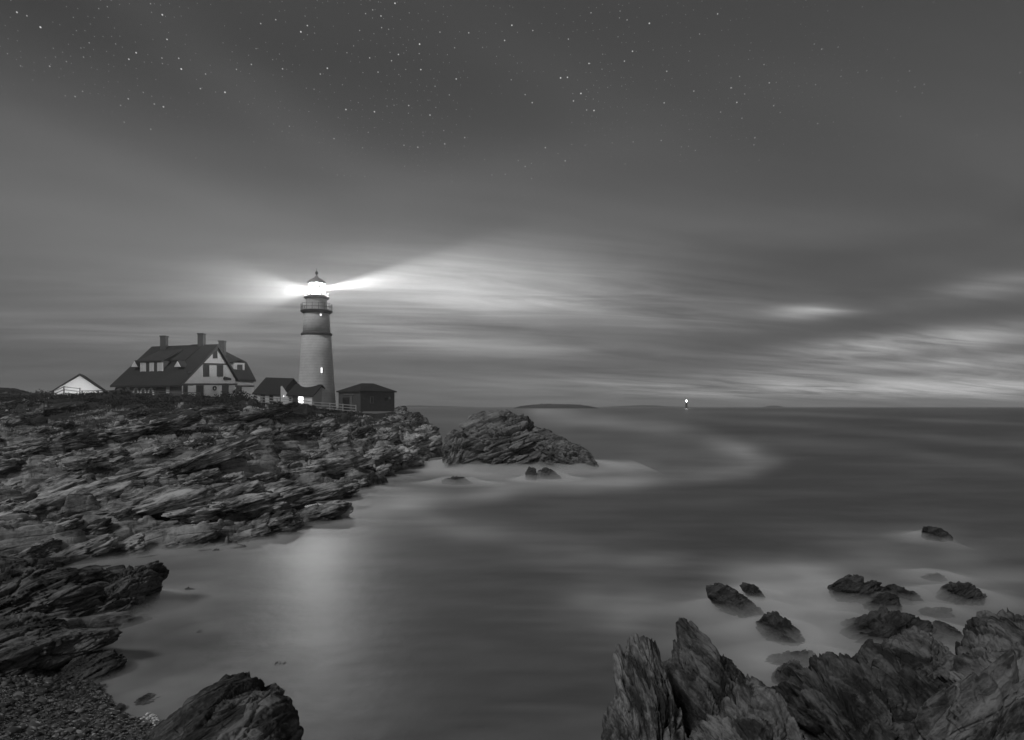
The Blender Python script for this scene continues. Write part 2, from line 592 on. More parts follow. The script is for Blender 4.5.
def rock(name, label, outline, Y, depth, ang, mat, sub=6, seed=0, amp=.10, thick=.16, cuts=7, group=None, sink=0., by=.35, p=2.3, foam=0., cat='rock', stretch=4., cutlo=.70, blk=.85):
    pts = np.array([[q.x, q.z] for q in (P(a, c, Y) for a, c in outline)])
    if sink:
        zmin, zmax = pts[:, 1].min(), pts[:, 1].max()
        low = pts[:, 1] < zmin + .38 * (zmax - zmin)
        pts[low, 1] -= sink
    x, z = pts[:, 0], pts[:, 1]
    x1, z1 = np.roll(x, -1), np.roll(z, -1)
    cr = x * z1 - x1 * z
    ar = cr.sum() / 2
    c = np.array([((x + x1) * cr).sum(), ((z + z1) * cr).sum()]) / (6 * ar)
    pts = pts - c
    size = math.sqrt(abs(ar))
    # outline radius for every bearing
    T = 1440
    th = np.linspace(-math.pi, math.pi, T, endpoint=False)
    R = np.zeros(T)
    d = np.stack([np.cos(th), np.sin(th)], 1)
    for k in range(len(pts)):
        a, bb = pts[k], pts[(k + 1) % len(pts)]
        e = bb - a
        den = d[:, 0] * e[1] - d[:, 1] * e[0]
        den = np.where(abs(den) < 1e-9, 1e-9, den)
        t = (a[0] * e[1] - a[1] * e[0]) / den
        s = (a[0] * d[:, 1] - a[1] * d[:, 0]) / den
        ok = (t > 0) & (s >= -1e-6) & (s <= 1 + 1e-6)
        R = np.where(ok, np.maximum(R, t), R)
    R = np.where(R <= 0, np.median(R), R)
    v, f = ico(sub)
    ext = np.array([np.abs(pts[:, 0]).max(), depth, np.abs(pts[:, 1]).max()])
    q = v * ext
    q = q / np.linalg.norm(q, axis=1)[:, None]
    rho = np.sqrt(q[:, 0] ** 2 + q[:, 2] ** 2)
    tt = (np.arctan2(q[:, 2], q[:, 0]) + math.pi) / (2 * math.pi) * T
    i0 = np.floor(tt).astype(int) % T
    Rv = R[i0] * (1 - (tt - np.floor(tt))) + R[(i0 + 1) % T] * (tt - np.floor(tt))
    r = ((rho / Rv) ** p + (np.abs(q[:, 1]) / depth) ** p) ** (-1 / p)
    rg = np.random.default_rng(seed + 100)
    pos = q * r[:, None]
    a_ = math.radians(ang)
    bed = np.array([-math.sin(a_), by, math.cos(a_)])
    bed /= np.linalg.norm(bed)
    for k in range(cuts):                       # flat fracture faces
        if k % 3 == 0:
            n = bed + rg.normal(0, .18, 3)
            n = n * (1 if n[1] < 0.05 or k % 2 else -1)
        else:
            n = np.array([rg.uniform(-1, 1), -rg.uniform(.35, 1.1), rg.uniform(-.35, 1.)])
        n /= np.linalg.norm(n)
        hgt = (pos @ n).max()
        dd = hgt * rg.uniform(cutlo, .93)
        dn = q @ n
        r = np.where(dn > 1e-4, np.minimum(r, dd / np.maximum(dn, 1e-4)), r)
    pos = q * r[:, None]
    off = rg.uniform(-50, 50, 3)
    disp = stone_relief(pos + off, bed, size, thick, seed, amp, stretch, blk)
    pos = pos + q * disp[:, None]
    me = np_mesh(name, pos, f)
    o = link_mesh(name, me, mat, None, (c[0], Y, c[1]), smooth=True)
    tag(o, label, cat, group)
    if foam:
        WATERLINE.append((c[0], Y, ext[0], depth, foam))
    return o


G_R = 'jagged foreground crags at the lower right'
G_W = 'wet rocks standing in the misty surf'
G_I = 'rocks of the outcrop off the headland'
G_L = 'dark rocks along the cove on the left'
# --- foreground right
rock('rock', 'pale splintered upright crag, leftmost of the foreground crags at lower right',
     [(604, 760), (612, 711), (620, 696), (614, 679), (615, 657), (624, 643), (638.6, 637), (650, 640), (659, 649), (665, 657), (664, 677), (672, 691), (679, 708), (692, 745), (700, 850), (596, 850)],
     12.4, .75, -84, M['rock_v'], 7, 1, .092, .10, 5, G_R, foam=.5, stretch=4.)
rock('rock', 'dark pointed crag between the pale splintered crag and the pale slab',
     [(680, 625), (697, 621), (705, 630), (717, 638), (732, 644.5), (738, 648.5), (743, 659.5), (750, 669), (758, 679), (775, 720), (790, 860), (630, 860), (632, 750), (650, 700), (662, 677), (668, 654), (676.5, 641)],
     13.6, .95, -50, M['rock_r'], 7, 2, .085, .13, 6, G_R, foam=.5, stretch=5.)
rock('rock', 'pale wedge slab leaning in front of the dark pointed crag',
     [(690, 740), (721, 707), (736, 697), (755, 678), (765, 680), (776, 683), (784, 697), (790, 715), (806, 745), (815, 850), (685, 850)],
     11.9, .75, -66, M['rock_c'], 7, 3, .085, .12, 6, G_R, foam=.3)
rock('rock', 'broad dark crag filling the bottom between pale slab and right corner',
     [(786, 712), (796, 690), (813, 671), (833, 659), (848, 648), (875, 648), (898, 645), (915, 655), (928, 676), (934, 700), (945, 760), (930, 850), (778, 850)],
     14.2, 1.25, -54, M['rock_d'], 7, 4, .095, .14, 11, G_R, foam=.4, stretch=2.6, cutlo=.74, blk=1.15)
rock('rock', 'dark angular block with shadowed notch behind the broad dark crag',
     [(890, 646), (903, 636), (920, 627), (928, 626), (943, 639), (959, 652), (954, 661), (948, 690), (940, 760), (880, 760), (884, 680)],
     16.6, .9, -40, M['rock_r'], 7, 5, .075, .18, 8, G_R, foam=.5)
rock('rock', 'tall dark ridge crag rising at the right edge of the photo',
     [(915, 745), (938, 702), (957, 667), (974, 648), (989, 632), (1002, 621), (1024, 618), (1060, 616), (1110, 640), (1150, 720), (1160, 850), (900, 850)],
     14.6, 1.3, -34, M['rock_r'], 7, 6, .09, .14, 11, G_R, foam=.5, stretch=2.6, cutlo=.74, blk=1.15)
rock('rock', 'paler cracked slab at the lower right corner before the tall ridge crag',
     [(905, 760), (925, 712), (942, 690), (958, 674), (976, 668), (990, 680), (1003, 664), (1024, 655), (1070, 655), (1110, 700), (1120, 850), (890, 850)],
     12.2, .8, 44, M['rock_e'], 7, 7, .085, .13, 10, G_R, stretch=2.6, cutlo=.76, blk=1.1)
# --- surf rocks right
SURF = [
    ('low dark peaked rock just behind the angular block', [(840, 640), (852, 632), (864, 621), (881, 611), (892, 611), (904, 619), (917, 617), (930, 624), (940, 634), (934, 650), (898, 656), (856, 652)], 23.4, 1.4, 30, 6),
    ('small rounded rock at the left foot of the low peaked rock', [(840, 629), (851, 618), (862, 619), (868, 628), (856, 637), (844, 637)], 24.8, .6, 20, 5),
    ('knobbly dark rock, leftmost of the row in the white surf', [(831, 592), (843, 579), (859, 577.5), (872, 580), (882, 583), (890, 592), (874, 603), (843, 603)], 28.2, 1.0, 15, 6),
    ('dark sloping rock right behind the knobbly rock in the surf', [(887, 592), (889, 587), (899, 587), (917, 591), (927, 600), (904, 606), (890, 602)], 28.0, .7, -12, 5),
    ('small half drowned rock in front of the knobbly rock', [(867, 601), (885, 592.5), (900, 596), (905, 604), (885, 608), (868, 607)], 26.8, .6, 10, 5),
    ('broad two peaked rock at the right of the surf row', [(936, 593), (953, 583.5), (961, 584.5), (967.5, 581.5), (982, 592), (978, 602), (953, 603), (938, 600)], 28.2, .9, 30, 6),
    ('small humped rock behind the two peaked rock', [(924, 578), (933.5, 571.5), (945, 576), (947, 583), (927, 584)], 31.5, .6, 20, 5),
    ('lone wedge shaped rock farthest out in open water', [(924.5, 532), (926.5, 526.5), (936.7, 527), (947, 532.5), (952, 539), (946, 543), (926, 542)], 41., .8, -25, 5),
    ('flat rock barely breaking the mist below the two peaked rock', [(920, 612), (935, 605.5), (950, 607), (958, 612), (940, 617), (924, 616)], 26.2, .5, 0, 5),
    ('small sloping rock between low peaked rock and ridge crag', [(936, 634), (941, 622.5), (956, 627.5), (971, 638), (966, 645), (943, 643)], 23.2, .7, -28, 5),
    ('long dark rock sloping down right, nearest the open bay', [(707, 590), (716, 581.5), (724, 581.5), (737, 591), (755, 603), (771, 615), (762, 622), (736, 613), (711, 604)], 26.4, .7, -32, 6),
    ('narrow rock behind the long sloping rock', [(741, 586), (748, 580.5), (758, 586.5), (769, 597), (762, 601), (744, 593)], 28.5, .5, -35, 5),
    ('stout dark rock with rounded top beside the long sloping rock', [(760, 626), (771, 613), (781, 615.5), (800, 628), (813, 641), (790, 646), (764, 641)], 23.6, .9, -35, 6),
    ('low grey ridge half veiled by spray behind the pale slab', [(763, 662), (788, 653.5), (804, 649.5), (822, 655.5), (834, 666), (800, 673), (768, 671)], 21.3, .8, 12, 5),
    ('domed rock veiled by spray in front of the low grey ridge', [(767, 686), (784, 660.5), (797, 661), (809, 676), (806, 696), (772, 698)], 19.6, .7, 40, 5),
]
for i, (lab, ol, Y, dp, an, sb) in enumerate(SURF):
    rock('rock', lab, ol, Y, dp, an, M['rock_s'] if i < 13 else M['rock_r'], sb + (1 if sb == 5 else 0), 20 + i, .10, .12, 7, G_W, sink=.45, foam=1., stretch=3.5)
# --- outcrop
rock('rock', 'great craggy hump, tallest rock of the outcrop off the headland',
     [(452, 478), (457, 440), (463, 435), (464.5, 423), (473.5, 416.2), (484, 413.2), (495, 412), (512, 413.6), (528, 418), (533.5, 426), (545, 431.5), (560, 440), (570, 450), (580, 462), (580, 478), (520, 482)],
     91., 6.5, 24, M['rock_i'], 7, 41, .10, .9, 6, G_I, foam=1., cutlo=.8)
rock('rock', 'steep rock at the left end of the outcrop beside the channel',
     [(443, 450), (445, 435.5), (453, 430.5), (464, 432.5), (470, 445), (466, 476), (446, 476)], 89., 3., 70, M['rock_i'], 6, 42, .08, .7, 5, G_I, foam=1.)
rock('rock', 'ridge rock sloping down at the right of the great hump',
     [(528, 432), (538, 431.5), (551, 432.6), (561, 437.6), (568.6, 442.4), (579, 445.6), (586, 450), (592, 457), (588, 474), (556, 476), (533, 474)], 88.5, 4., -25, M['rock_i'], 6, 43, .09, .8, 6, G_I, foam=1.)
rock('rock', 'smaller dark rock at the right tip of the outcrop',
     [(577, 459), (582, 452.5), (588, 453.5), (599, 466), (594, 472), (578, 472)], 87., 1.6, -35, M['rock_i'], 6, 44, .09, .5, 5, G_I, foam=1.)
rock('rock', 'small upright rock in the foam under the great hump',
     [(525.5, 474), (528, 466.5), (536, 469), (538.5, 485), (526, 485)], 74.5, .9, 60, M['rock_s'], 5, 45, .09, .3, 5, G_I, foam=1.)
rock('rock', 'small slanting rock beside the upright one under the outcrop',
     [(537, 471), (548, 466.5), (558, 473), (563, 480), (556, 485), (539, 484)], 75.5, 1., -25, M['rock_s'], 5, 46, .09, .3, 5, G_I, foam=1.)
rock('rock', 'low flat rock awash at the left foot of the outcrop',
     [(441, 481), (452, 476.2), (463, 477.2), (475, 484), (470, 490), (444, 489)], 70.5, 1.1, 5, M['rock_s'], 5, 47, .08, .3, 5, G_I, foam=1.)
# --- left cove
rock('rock', 'pointed slab jutting out over the cove water at left',
     [(88, 585), (98, 576), (112, 572), (126, 571), (140, 566), (151, 561.5), (157.5, 564.5), (161, 574), (157, 588), (153, 606), (148, 622), (130, 640), (95, 645), (82, 620)],
     26.6, 1.5, 34, M['rock_l'], 7, 51, .085, .2, 6, G_L, foam=1., stretch=4.5)
rock('rock', 'broad layered rock at the left edge behind the pointed slab',
     [(-110, 575), (-50, 560), (0, 563.5), (18, 565), (38, 573), (61, 577), (76, 571), (95, 578), (108, 592), (116, 640), (80, 660), (-110, 660)],
     25.4, 2.2, 30, M['rock_l'], 7, 52, .085, .24, 6, G_L, stretch=4.5)
rock('rock', 'leaning dark slab with black undercut above the pebble beach',
     [(-90, 640), (-30, 622), (20, 620), (50, 625), (67, 630), (92, 632), (111, 633), (119, 638), (114, 652), (82, 656), (58, 668), (34, 692), (-20, 705), (-90, 700)],
     20.4, 1.6, 30, M['rock_l'], 7, 57, .045, .26, 8, G_L, stretch=2.4, cutlo=.68, blk=1.3)
rock('rock', 'lower wedge rock under the leaning slab at the water edge',
     [(62, 672), (80, 656), (110, 652), (121, 664), (113, 680), (97, 696), (84, 706), (62, 698)],
     20.3, .9, 40, M['rock_l'], 6, 54, .07, .2, 6, G_L, foam=.7)
rock('rock', 'large rounded boulder at the bottom edge beside the pebbles',
     [(100, 770), (126, 741), (141, 732), (164, 717), (187.5, 702), (201, 683.5), (211, 680), (228.5, 681), (252, 687), (270, 690), (282, 699), (290, 717), (296, 735), (302, 770), (300, 860), (95, 860)],
     13.4, 1.25, 38, M['rock_b'], 7, 55, .05, .16, 6, G_L, foam=.5, stretch=5.)
G_S = 'small stones awash in the cove'
STONES = [('squat grey stone at the foot of the undercut slab', 67, 697, 22, 9, 19.), ('dark stone half under water beside the pebbles', 147, 700, 26, 9, 18.6),
          ('small dark stone awash off the pointed slab', 190, 590, 13, 7, 29.8), ('dim stone just under the surface in the cove middle', 201, 633, 16, 6, 24.2),
          ('flat dim stone awash off the wedge rock', 154, 668, 24, 6, 21.), ('small stone touching the right side of the wedge rock', 121, 656, 10, 9, 22.),
          ('faint flat stone awash farther right than the others', 279, 664, 22, 6, 21.2), ('tiny flat stone awash beside the boulder', 168, 690, 14, 4, 19.3)]
for i, (lab, px, py, w, h, Y) in enumerate(STONES):
    a = [(px + w / 2 * math.cos(t) * random.uniform(.7, 1.1), py + 1 - h / 2 * math.sin(t) * random.uniform(.6, 1.2)) for t in [k * math.pi / 5 for k in range(10)]]
    rock('stone', lab, a, Y, .3 * w / 16, 20 - 12 * i, M['rock_s'], 5, 70 + i, .15, .08, 4, G_S, cat='stone', foam=.4, sink=.1)
# broken ledges of the headland: slabs lying in one bedding plane, all one body of rock with it
def slab_geo(c, ext, bed, yaw, seed, sub, amp=.16):
    v, f = ico(sub)
    n = Vector(bed).normalized()
    t = Vector((math.cos(yaw), math.sin(yaw), 0))
    t = (t - n * t.dot(n)).normalized()
    B = np.array([t[:], n.cross(t)[:], n[:]])
    q = v * np.array(ext)
    q = q / np.linalg.norm(q, axis=1)[:, None]
    r = ((np.abs(q[:, 0]) / ext[0]) ** 5 + (np.abs(q[:, 1]) / ext[1]) ** 5 + (np.abs(q[:, 2]) / ext[2]) ** 5) ** -.2
    rg = np.random.default_rng(seed)
    pos = q * r[:, None]
    for k in range(6):
        m = np.array([rg.normal(), rg.normal(), rg.normal() * .35])
        m /= np.linalg.norm(m)
        dd = (pos @ m).max() * rg.uniform(.62, .9)
        dn = q @ m
        r = np.where(dn > 1e-4, np.minimum(r, dd / np.maximum(dn, 1e-4)), r)
    pos = q * r[:, None]
    size = (ext[0] * ext[1] * ext[2]) ** (1 / 3) * 1.7
    dp = stone_relief(pos + rg.uniform(-50, 50, 3), np.array([0, 0, 1.]), size, ext[2] * .38, seed, amp, 2.6, 1.)
    w_ = pos + q * dp[:, None]
    return w_ @ B + np.array(c), f


g = np.random.default_rng(21)
sv, sf, nb = [], [], 0
spots = []
# ledge fingers reaching into the bay, then slabs strewn over the slope
FIX = [(296, 518, 47., 5.5, 1.7, .75), (262, 527, 43., 4.5, 1.6, .8), (325, 494, 60., 4.5, 1.5, .8), (300, 499, 58., 5., 1.6, .8), (225, 540, 41., 4.2, 1.5, .7), (168, 548, 39., 4., 1.4, .7),
       (110, 553, 37., 3.6, 1.3, .7), (60, 556, 35.5, 3.6, 1.3, .6), (10, 556, 35., 3.8, 1.4, .7), (352, 487, 66., 3.4, 1.4, .9), (375, 474, 76., 3.2, 1.6, 1.2), (398, 462, 88., 3., 1.7, 1.6),
       (408, 448, 96., 3., 1.8, 2.), (422, 440, 107., 3., 1.8, 2.2), (400, 425, 107., 3.4, 1.8, 1.8), (401, 412, 113., 1.1, .9, 1.1), (415, 423, 112., 2.4, 1.5, 1.5), (425, 433, 114., 1.7, 1.2, 1.3), (385, 436, 98., 3., 1.7, 1.4)]
for px, py, Y, a_, b_, c_ in FIX:
    q = P(px, py, Y)
    if py > 470:
        WATERLINE.append((q.x, q.y, a_ * .72, b_ * .8, .55))
    k_ = .72 if py > 470 else 1.
    spots.append((q.x, q.y, q.z - .22, a_ * k_, b_ * (.8 if py > 470 else 1.), c_ * k_, .30))
for px, py, Y, a_, b_, c_ in [(120, 530, 43., 5.5, 2., .5), (205, 518, 47., 5., 1.8, .5), (60, 520, 45., 5.5, 2.2, .6), (252, 492, 56., 5.5, 2., .6), (180, 482, 58., 6.5, 2.2, .6), (318, 472, 68., 5.5, 2., .7),
                              (100, 492, 53., 6., 2.2, .6), (20, 502, 49., 5.5, 2., .6), (240, 458, 72., 4.5, 2., .6), (150, 452, 72., 6., 2.2, .8), (40, 462, 66., 6., 2.2, .8), (326, 450, 80., 4., 1.8, .6)]:
    x = (px - 512) * Y / F
    spots.append((x, Y, ground(x, Y) + .12, a_, b_, c_, .48))
tries = 0
while len(spots) < 240 and tries < 14000:
    tries += 1
    Y = math.exp(g.uniform(math.log(36), math.log(111)))
    px = g.uniform(-70, 425)
    x = (px - 512) * Y / F
    z = ground(x, Y)
    if z < .1 or (px > 250 and z < .8) or (Y > 93 and 60 < px < 380) or Y > 104:
        continue
    k = .55 + .45 * (Y / 60.)
    a_ = (g.uniform(3.2, 6.0) if g.random() < .28 else g.uniform(.8, 2.6)) * k
    if any((x - o[0]) ** 2 + (Y - o[1]) ** 2 < (.42 * (a_ + o[3])) ** 2 for o in spots):
        continue
    c_ = min(g.uniform(.30, .75) * k, a_ * .32)
    spots.append((x, Y, z - c_ * .15, a_, a_ * g.uniform(.30, .6), c_, g.normal(.55, .16)))
for i, (x, Y, z, a_, b_, c_, yaw) in enumerate(spots):
    V, f = slab_geo((x, Y, z), (a_, b_, c_), (-.20 + g.normal(0, .05), -.16 + g.normal(0, .08), .95), yaw, 500 + i, 5 if a_ > 1.5 else 4)
    sv.append(V)
    sf.append(f + nb)
    nb += len(V)
hv = np.array([v.co[:] for v in HEAD.data.vertices])
hf = np.array([p.vertices[:] for p in HEAD.data.polygons])
tri = np.concatenate([hf[:, [0, 1, 2]], hf[:, [0, 2, 3]]])
me = np_mesh('headland', np.concatenate([hv] + sv), np.concatenate([tri] + [f + len(hv) for f in sf]))
me.materials.append(M['rock_head'])
me.materials.append(M['rock_slab'])
me.polygons.foreach_set('material_index', np.concatenate([np.zeros(len(tri), dtype=np.int32), np.ones(sum(len(f) for f in sf), dtype=np.int32)]))
me.polygons.foreach_set('use_smooth', [True] * len(me.polygons))
old = HEAD.data
HEAD.data = me
bpy.data.meshes.remove(old)
# pale boulders far left beside the fence
rock('rock', 'pale bare rock mound at the far left beside the fence', [(-40, 400), (-20, 390), (0, 387.5), (12, 388), (22, 391), (28, 396), (30, 408), (-40, 410)],
     121., 4., 10, M['rock_head'], 6, 81, .07, .6, 4)

# pebble beach: nobody could count them
v1, f1 = ico(2)
pv, pf, ptone = [], [], []
cnt = 0
rg = np.random.default_rng(5)
while cnt < 9000:
    y = rg.uniform(13.2, 21.5)
    px = rg.uniform(-60, 175)
    x = (px - 512) * y / F
    g = ground(x, y)
    if g < -.05 - .22 * rg.random() ** 2 or (px > 150 and rg.random() < .5):
        continue
    s = .019 * math.exp(rg.normal(0, .62)) + .009
    sc = np.array([s * rg.uniform(.9, 1.6), s * rg.uniform(.9, 1.4), s * rg.uniform(.5, .85)])
    a = rg.uniform(0, 6.28)
    vv = v1 * sc * (1 + .16 * rg.normal(0, 1, (len(v1), 1)) * .5)
    vv = np.stack([vv[:, 0] * math.cos(a) - vv[:, 1] * math.sin(a), vv[:, 0] * math.sin(a) + vv[:, 1] * math.cos(a), vv[:, 2] + vv[:, 0] * rg.uniform(-.4, .4)], 1)
    pf.append(f1 + cnt * len(v1))
    ptone.append(math.exp(rg.normal(-2.7, .6)))
    pv.append(vv + (x, y, g + s * rg.uniform(0., .5)))
    cnt += 1
me = np_mesh('pebbles', np.concatenate(pv), np.concatenate(pf))
me.attributes.new('stone_tone', 'FLOAT', 'POINT').data.foreach_set('value', np.repeat(np.clip(ptone, .03, .5), len(v1)).astype(np.float32))
pm, nt, b = new_mat('pebble_stones')
an = nt.nodes.new('ShaderNodeAttribute')
an.attribute_name = 'stone_tone'
tc = nt.nodes.new('ShaderNodeTexCoord')
nt.links.new(grey(nt, N(nt, an.outputs['Fac']) * (noise_tex(nt, tc.outputs['Object'], 40., 3.) * .8 + .6)), b.inputs['Base Color'])
b.inputs['Roughness'].default_value = .45
o = link_mesh('pebbles', me, pm, smooth=True)
tag(o, 'small dark pebbles covering the beach in the lower left corner', 'pebbles', kind='stuff')
# white beads stand in for the glint of wet pebbles, with a little foam
pv, pf = [], []
for k in range(46):
    y = 17.3 + rg.normal(0, .16)
    px = 152 + rg.normal(0, 4.2)
    x = (px - 512) * y / F
    s = rg.uniform(.012, .035)
    pv.append(v1 * s * np.array([1.2, 1, .7]) + (x, y, max(ground(x, y), 0.) + .05 + rg.uniform(0, .08)))
    pf.append(f1 + k * len(v1))
o = link_mesh('glint_foam', np_mesh('glint_foam', np.concatenate(pv), np.concatenate(pf)), M['pale'], smooth=True)
tag(o, 'white foam beads painted in for the glint between pebbles and boulder', 'glint_foam', kind='stuff')


# ------------------------------------------------------------------ plants
def leaf_cloud(cents, n, size, seed):
    """cents: (x,y,z,rx,rz) clumps -> many small leaf blades"""
    g = np.random.default_rng(seed)
    vs, c = [], 0
    for (x, y, z, rx, rz) in cents:
        d = g.normal(0, 1, (n, 3))
        d /= np.linalg.norm(d, axis=1)[:, None]
        r = g.uniform(.35, 1, n) ** .6 * (1 + .25 * g.normal(0, 1, n))
        p = d * r[:, None] * (rx, rx, rz) + (x, y, z)
        a = g.normal(0, 1, (n, 3))
        a /= np.linalg.norm(a, axis=1)[:, None]
        b_ = np.cross(a, g.normal(0, 1, (n, 3)))
        b_ /= np.linalg.norm(b_, axis=1)[:, None]
        s = size * g.uniform(.6, 1.4, n)[:, None]
        vs.append(np.stack([p - a * s, p + b_ * s * .45, p + a * s, p - b_ * s * .45], 1).reshape(-1, 3))
    v = np.concatenate(vs)
    return v, np.arange(len(v)).reshape(-1, 4)


cl = []
g = np.random.default_rng(3)
while len(cl) < 1500:
    y = g.uniform(86, 117)
    px = g.uniform(-40, 345)
    top = np.interp(px, [-40, 40, 90, 210, 262, 345], [104, 103, 98, 98, 104, 110])
    dens = 1. if y > top else .30 * float(sstep(86, 100, np.array(y)))
    nz = perlin(np.array([[px / 26., y / 5., 2.]]), 8)[0]
    if g.random() > dens or nz < -.12 - (.3 if y > top else 0):
        continue
    x = (px - 512) * y / F
    rx = g.uniform(.5, 1.1)
    if px > 255:
        rx *= .55
    elif px > 100 and y > 103:
        rx *= .42
    cl.append((x, y, ground(x, y) + rx * .25, rx, rx * g.uniform(.45, .75)))
v, f = leaf_cloud(cl, 95, .15, 4)
o = link_mesh('shrubbery', np_mesh('shrubbery', v, f), M['leaf'])
tag(o, 'dark low shrubbery covering the bluff below the keeper house', 'shrubbery', kind='stuff')
# two bushes that stand out
for lab, px, py, Y, rx in (('rounded dark bush on the slope below the brick oil house', 352, 424, 104., 2.4), ('tall dark bush on the bluff edge left of the covered way', 232, 404, 109., 2.3)):
    x, _, z = P(px, py, Y)
    t = thing('bush', lab, 'bush', (x, Y, z - rx * .6))
    cs = [(x + g.normal(0, rx * .5), Y + g.normal(0, rx * .4), z + g.normal(0, rx * .22), rx * .5, rx * .42) for _ in range(22)]
    v, f = leaf_cloud(cs, 260, .2, 9)
    link_mesh('foliage', np_mesh('foliage', v - np.array(t.location), f), M['leaf'], t, t.location)
    s = MB()
    for k in range(6):
        s.bar((x, Y, z - rx * .75), (x + g.normal(0, rx * .4), Y + g.normal(0, rx * .3), z + rx * .1), .07)
    s.build('stem', M['wood'], t)
# hedge behind the far-left fence
cs = [(P(px, 0, 134)[0], 134 + g.uniform(-1, 1), 9.6 + g.uniform(0, .9), .9, .8) for px in np.linspace(14, 56, 26)]
v, f = leaf_cloud(cs, 90, .16, 12)
o = link_mesh('hedge', np_mesh('hedge', v, f), M['leaf'])
tag(o, 'dark clipped hedge left of the white shed', 'hedge')

# ------------------------------------------------------------------ buildings
CAM = Vector((0, 0, CAMH))


class Wall:
    """upright plane through two ground points; hit() finds the spot on it seen at a pixel"""

    def __init__(self, a, b):
        self.a = Vector((a[0], a[1], 0))
        d = Vector((b[0] - a[0], b[1] - a[1], 0)).normalized()
        self.d = d
        n = Vector((d.y, -d.x, 0))
        if n.dot(CAM - Vector((a[0], a[1], CAMH))) < 0:
            n = -n
        self.n = n

    def hit(self, px, py):
        r = Vector(((px - 512) / F, 1, -(py - HY) / F))
        t = (self.a - CAM).dot(self.n) / r.dot(self.n)
        return CAM + r * t

    def panel(self, pts, mat, name, parent, t=.06, off=.0):
        return MB().extrude([self.hit(*p) + self.n * off for p in pts], self.n * t).build(name, mat, parent)

    def rect(self, x0, y0, x1, y1, mat, name, parent, t=.06, off=.0):
        return self.panel([(x0, y0), (x1, y0), (x1, y1), (x0, y1)], mat, name, parent, t, off)

    def window(self, x0, y0, x1, y1, parent, frame='pale', pane='glass', b=.7, t=.09, name='window'):
        f = MB()
        for (a0, c0, a1, c1) in ((x0, y0, x1, y0 + b), (x0, y1 - b, x1, y1), (x0, y0 + b, x0 + b, y1 - b), (x1 - b, y0 + b, x1, y1 - b)):
            f.extrude([self.hit(*p) for p in ((a0, c0), (a1, c0), (a1, c1), (a0, c1))], self.n * t)
        fo = f.build(name, M[frame], parent)
        po = MB().extrude([self.hit(*p) for p in ((x0 + b, y0 + b), (x1 - b, y0 + b), (x1 - b, y1 - b), (x0 + b, y1 - b))], self.n * .04)
        pane_o = po.build('pane', M[pane], None, loc=parent.location)
        pane_o.parent = fo
        pane_o.location = (0, 0, 0)
        return fo


def arch_ring(w, cx, y0, y1, hw, th, mat, name, parent, t=.12):
    outer, inner = [], []
    for k in range(13):
        a = math.pi * k / 12
        outer.append((cx + hw * math.cos(a), y0 + (y1 - y0) * (1 - math.sin(a))))
        inner.append((cx + (hw - th) * math.cos(a), y0 + th + (y1 - y0 - th) * (1 - math.sin(a))))
    m = MB()
    for k in range(12):
        m.extrude([w.hit(*outer[k]), w.hit(*outer[k + 1]), w.hit(*inner[k + 1]), w.hit(*inner[k])], w.n * t)
    return m.build(name, mat, parent)


# --- keeper's house
u = Vector((.95, -.312, 0)).normalized()
w = Vector((.312, .95, 0)).normalized()
C0 = Vector((-57.6, 118, 0))
LZ0 = 7.5


def hp(a, b_, z):
    return C0 + u * a + w * b_ + Vector((0, 0, z))


house = thing('keeper_house', 'large keeper house with dark gabled roof, three chimneys and pale siding', 'house', hp(-7, 7, 9.4))
LEN, WID, RB, ZE, ZR, ZB = 15.4, 14.2, 8.9, 12.08, 19.6, 13.5
# walls
prof = [(.5, LZ0), (WID - .4, LZ0), (WID - .4, ZB - .2), (RB, ZR - .45), (.5, ZE + .1)]
MB().extrude([hp(-LEN + .5, b_, z) for b_, z in prof], u * (LEN - .6)).build('wall', M['cream_wall'], house)
# stone lower storey along the eaves side, 3 cm proud of the siding
MB().extrude([hp(-LEN + .45, .47, LZ0), hp(-.05, .47, LZ0), hp(-.05, .47, ZE - .02), hp(-LEN + .45, .47, ZE - .02)], -w * .06).build('porch_wall', M['stone_wall'], house)
# roof: a thick folded sheet
th = .32
pr = [(-.35, ZE - .3), (RB, ZR), (WID + .35, ZB - .25), (WID + .35, ZB - .25 - th), (RB, ZR - th * 1.3), (-.35, ZE - .3 - th)]
roof = MB().extrude([hp(-LEN - .1, b_, z) for b_, z in pr], u * (LEN + .45)).build('roof', M['roof'], house)


def slope_z(b_):
    return ZE - .3 + (b_ + .35) / (RB + .35) * (ZR - ZE + .3)


# darker raised panel beside the dormer
MB().extrude([hp(-5.9, RB - .05, slope_z(RB - .05)), hp(-3.2, RB - .05, slope_z(RB - .05)), hp(-3.6, 4.6, slope_z(4.6) + .35), hp(-6.9, 4.6, slope_z(4.6) + .35)], (0, 0, .14)).build('roof_panel', M['roof_dark'], house)
# chimneys
for px0, px1, py0, py1, Y in ((160, 165.5, 335.5, 348, 129), (197.5, 203.2, 333, 346, 127), (218.5, 223.8, 340.5, 352, 133)):
    a, c = P(px0, py0, Y), P(px1, py1 + 4, Y)
    wd = c.x - a.x
    m_ = MB().box((a.x, Y, c.z), (wd, 0, 0), (0, wd, 0), (0, 0, a.z - c.z - .25))
    m_.box((a.x - .08, Y - .08, a.z - .25), (wd + .16, 0, 0), (0, wd + .16, 0), (0, 0, .25))
    m_.build('chimney', M['brick'], house)
